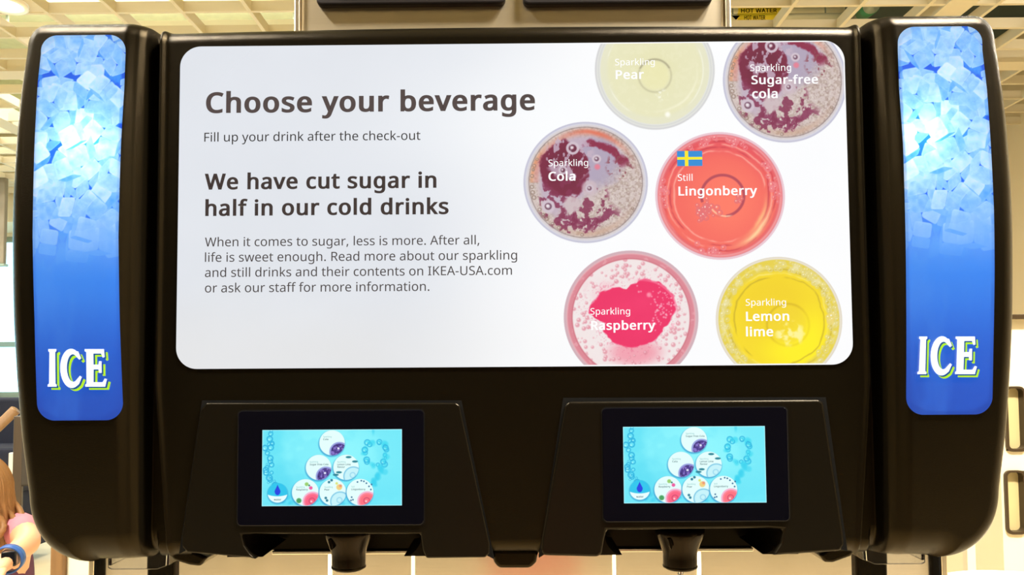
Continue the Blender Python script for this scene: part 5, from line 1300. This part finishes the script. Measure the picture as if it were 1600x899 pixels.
wa = addv(W(0, .02, .74), (.095, .075), pel); ch = addv(W(.01, .01, zs-.10), (.105, .078), wa); nb = addv(W(.015, 0, zs+.015), (.052, .048), ch)
nk = addv(W(.01, -.03, zs+.035), .042, nb)
jaw = addv(hd_c+Vector((.005, -.045, -.055)), (.058, .055), nk)
hm = addv(hd_c, (.082, .088), jaw); ht = addv(hd_c+Vector((0, .012, .062)), (.062, .068), hm)
ns = addv(hd_c+Vector((.012, -.098, -.018)), (.012, .012), hm)
for s in (-1, 1): addv(hd_c+Vector((s*.082, .005, -.012)), (.010, .020), hm)
sr = addv(W(.105, 0, zs-.012), .045, ch); e1 = addv(el, .036, sr)
w1 = addv(wr, .026, e1)
fd = (wr-el).normalized(); up = Vector((0, 0, 1)); sd = fd.cross(up).normalized()
pm = addv(wr+fd*.05, (.030, .016), w1)
for k, (off, ln) in enumerate(((-.024, .050), (-.008, .058), (.008, .054), (.022, .042))):
    b0 = addv(wr+fd*.075+sd*off, .0078, pm); b1 = addv(wr+fd*(.075+ln*.5)+sd*off*1.15+up*-.006, .0072, b0); addv(wr+fd*(.075+ln)+sd*off*1.15+up*-.020, .006, b1)
t0 = addv(wr+fd*.03+sd*.034, .009, pm); addv(wr+fd*.062+sd*.050+up*-.012, .0075, t0)
sl = addv(W(-.105, 0, zs-.012), .045, ch); e2 = addv(W(-.16, -.10, zs-.20), .035, sl); w2 = addv(W(-.10, -.27, zs-.22), .026, e2)
fd2 = Vector((.3, -.95, 0)).normalized(); sd2 = fd2.cross(up)
wl = Vector(W(-.10, -.27, zs-.22)); pm2 = addv(wl+fd2*.05, (.030, .016), w2)
for off, ln in ((-.024, .042), (-.008, .054), (.008, .058), (.022, .050)):
    b0 = addv(wl+fd2*.075+sd2*off, .0078, pm2); b1 = addv(wl+fd2*(.075+ln*.5)+sd2*off*1.15+up*-.006, .0072, b0); addv(wl+fd2*(.075+ln)+sd2*off*1.15+up*-.02, .006, b1)
t0 = addv(wl+fd2*.03-sd2*.034, .009, pm2); addv(wl+fd2*.062-sd2*.05+up*-.012, .0075, t0)
for s in (-1, 1):
    hp = addv(W(s*.065-.01, .03, .56), .072, pel); kn = addv(W(s*.075-.01, .0, .33), .048, hp); ak = addv(W(s*.08-.01, .03, .075), .032, kn)
    to = addv(W(s*.085-.01, -.06, .030), (.030, .026), ak)
    addv(W(s*.085-.01, .055, .032), .028, ak)
skin_body('body', vb, eb, M['skin'], PER)
# face details
for s in (-1, 1):
    bm = bmesh.new(); bmesh.ops.create_uvsphere(bm, u_segments=14, v_segments=10, radius=.0125, matrix=Matrix.Translation(hd_c+Vector((s*.031, -.083, .004)))); obj('eye', bm, M['watch_face'], PER, True)
bm = bmesh.new(); bmesh.ops.create_uvsphere(bm, u_segments=16, v_segments=10, radius=1, matrix=Matrix.Translation(hd_c+Vector((.005, -.093, -.052))) @ Matrix.Diagonal((.022, .008, .006, 1))); obj('mouth', bm, M['top_pink'], PER, True)
# clothes follow the body
tv = [(W(-.01, .03, .66), (.118, .098)), (W(.02, .02, .75), (.122, .088)), (W(.02, .01, zs-.10), (.128, .090)), (W(.012, 0, zs-.02), (.085, .066)), (W(.015, 0, zs+.012), (.058, .054))]
skin_body('top', tv, [(0, 1), (1, 2), (2, 3), (3, 4)], M['top_purple'], PER, 2)
for s, E in ((1, el), (-1, Vector(W(-.16, -.10, zs-.20)))):
    a_ = Vector(W(s*.075, 0, zs-.02)); b_ = Vector(W(s*.108, 0, zs-.012)); c_ = b_+(E-b_)*.62
    skin_body('sleeve', [(tuple(a_), .055), (tuple(b_), .056), (tuple(c_), .050)], [(0, 1), (1, 2)], M['top_pink'], PER, 2)
pv = [(W(-.01, .03, .67), (.112, .095)), (W(-.01, .03, .60), (.116, .098))]; pe = [(0, 1)]
for s in (-1, 1):
    n0 = len(pv); pv += [(W(s*.066-.01, .03, .52), .084), (W(s*.075-.01, .0, .33), .064), (W(s*.08-.01, .028, .13), .055)]; pe += [(1, n0), (n0, n0+1), (n0+1, n0+2)]
skin_body('trousers', pv, pe, M['lime'], PER, 2)
for s in (-1, 1):
    sv_ = [(W(s*.08-.01, .05, .035), (.042, .034)), (W(s*.083-.01, 0, .040), (.042, .038)), (W(s*.085-.01, -.07, .030), (.040, .028))]
    skin_body('shoe', sv_, [(0, 1), (1, 2)], M['navy'], PER, 2)
# long hair: cap over the skull, falling down the back and over the near shoulder
bm = bmesh.new()
nu, nv = 160, 44
rings = []
for j in range(nv+1):
    t = j/nv; ring = []
    for i in range(nu+1):
        a = math.radians(-52+284*i/nu)                # opening at the face (-Y)
        ca, sa = math.cos(a), math.sin(a)
        if t < .4:
            ph = t/.4*PI/2; rr = .107*math.sin(ph); z = hd_c.z+.015+.117*math.cos(ph); yo = .008
        else:
            q = (t-.4)/.6; rr = .107+.012*math.sin(q*2.6)-.028*q; z = hd_c.z+.015-(.19+.06*max(0, math.sin(a)))*q; yo = .008+.03*q
        wv = 1+.03*math.sin(i*.93+6*t)*ss(.2, .7, t)+.025*math.sin(i*2.3+t*9)
        x_ = rr*ca*wv*(1.0+.15*max(0, t-.4)); y_ = rr*sa*wv*1.05+yo
        ring.append(bm.verts.new((hd_c.x+x_, hd_c.y+y_, z+.010*math.sin(i*2.1)*t)))
    rings.append(ring)
for j in range(nv):
    for i in range(nu): bm.faces.new((rings[j][i], rings[j+1][i], rings[j+1][i+1], rings[j][i+1]))
bmesh.ops.remove_doubles(bm, verts=bm.verts, dist=1e-5)
bmesh.ops.recalc_face_normals(bm, faces=bm.faces)
hr = obj('long_hair', bm, M['hair'], PER, True)
so = hr.modifiers.new('solid', 'SOLIDIFY'); so.thickness = .012; so.offset = -1
for k, (dx, dy, ln) in enumerate(((.118, -.02, .20), (.124, .02, .23), (.104, -.05, .19), (.128, .05, .26))):
    bm = bmesh.new()
    pts = [hd_c+Vector((dx*(.70+.26*math.sin(PI*min(1, t*1.1)))+.007*math.sin(t*15+k), dy+.007*math.cos(t*15+k), .02-ln*t)) for t in np.linspace(0, 1, 22)]
    tube(bm, pts, [.001+.0085*math.sin(PI*min(1, .04+.96*t))**.6 for t in np.linspace(0, 1, 22)], 8); obj('hair_lock', bm, M['hair'], PER, True)
WT = bmesh.new(); q = wr+(el-wr)*.12
tube(WT, [q-(el-wr).normalized()*.012, q+(el-wr).normalized()*.012], .033, 24, cap=False); wt = obj('watch', WT, M['watch'], PER, True)
so = wt.modifiers.new('solid', 'SOLIDIFY'); so.thickness = .004; so.offset = 1
fdir = (CAM-q).normalized()
WT = bmesh.new(); box(WT, -.017, .017, -.006, .006, -.019, .019)
bmesh.ops.transform(WT, matrix=Matrix.Translation(q+fdir*.037) @ fdir.to_track_quat('-Y', 'Z').to_matrix().to_4x4(), verts=WT.verts)
bevel(obj('watch_case', WT, M['watch_face'], wt), .004)

for ob in SC.objects:
    if ob.type == 'MESH' and ob.parent is None and not ob.get('kind') and not ob.get('category'): print('UNTAGGED', ob.name)
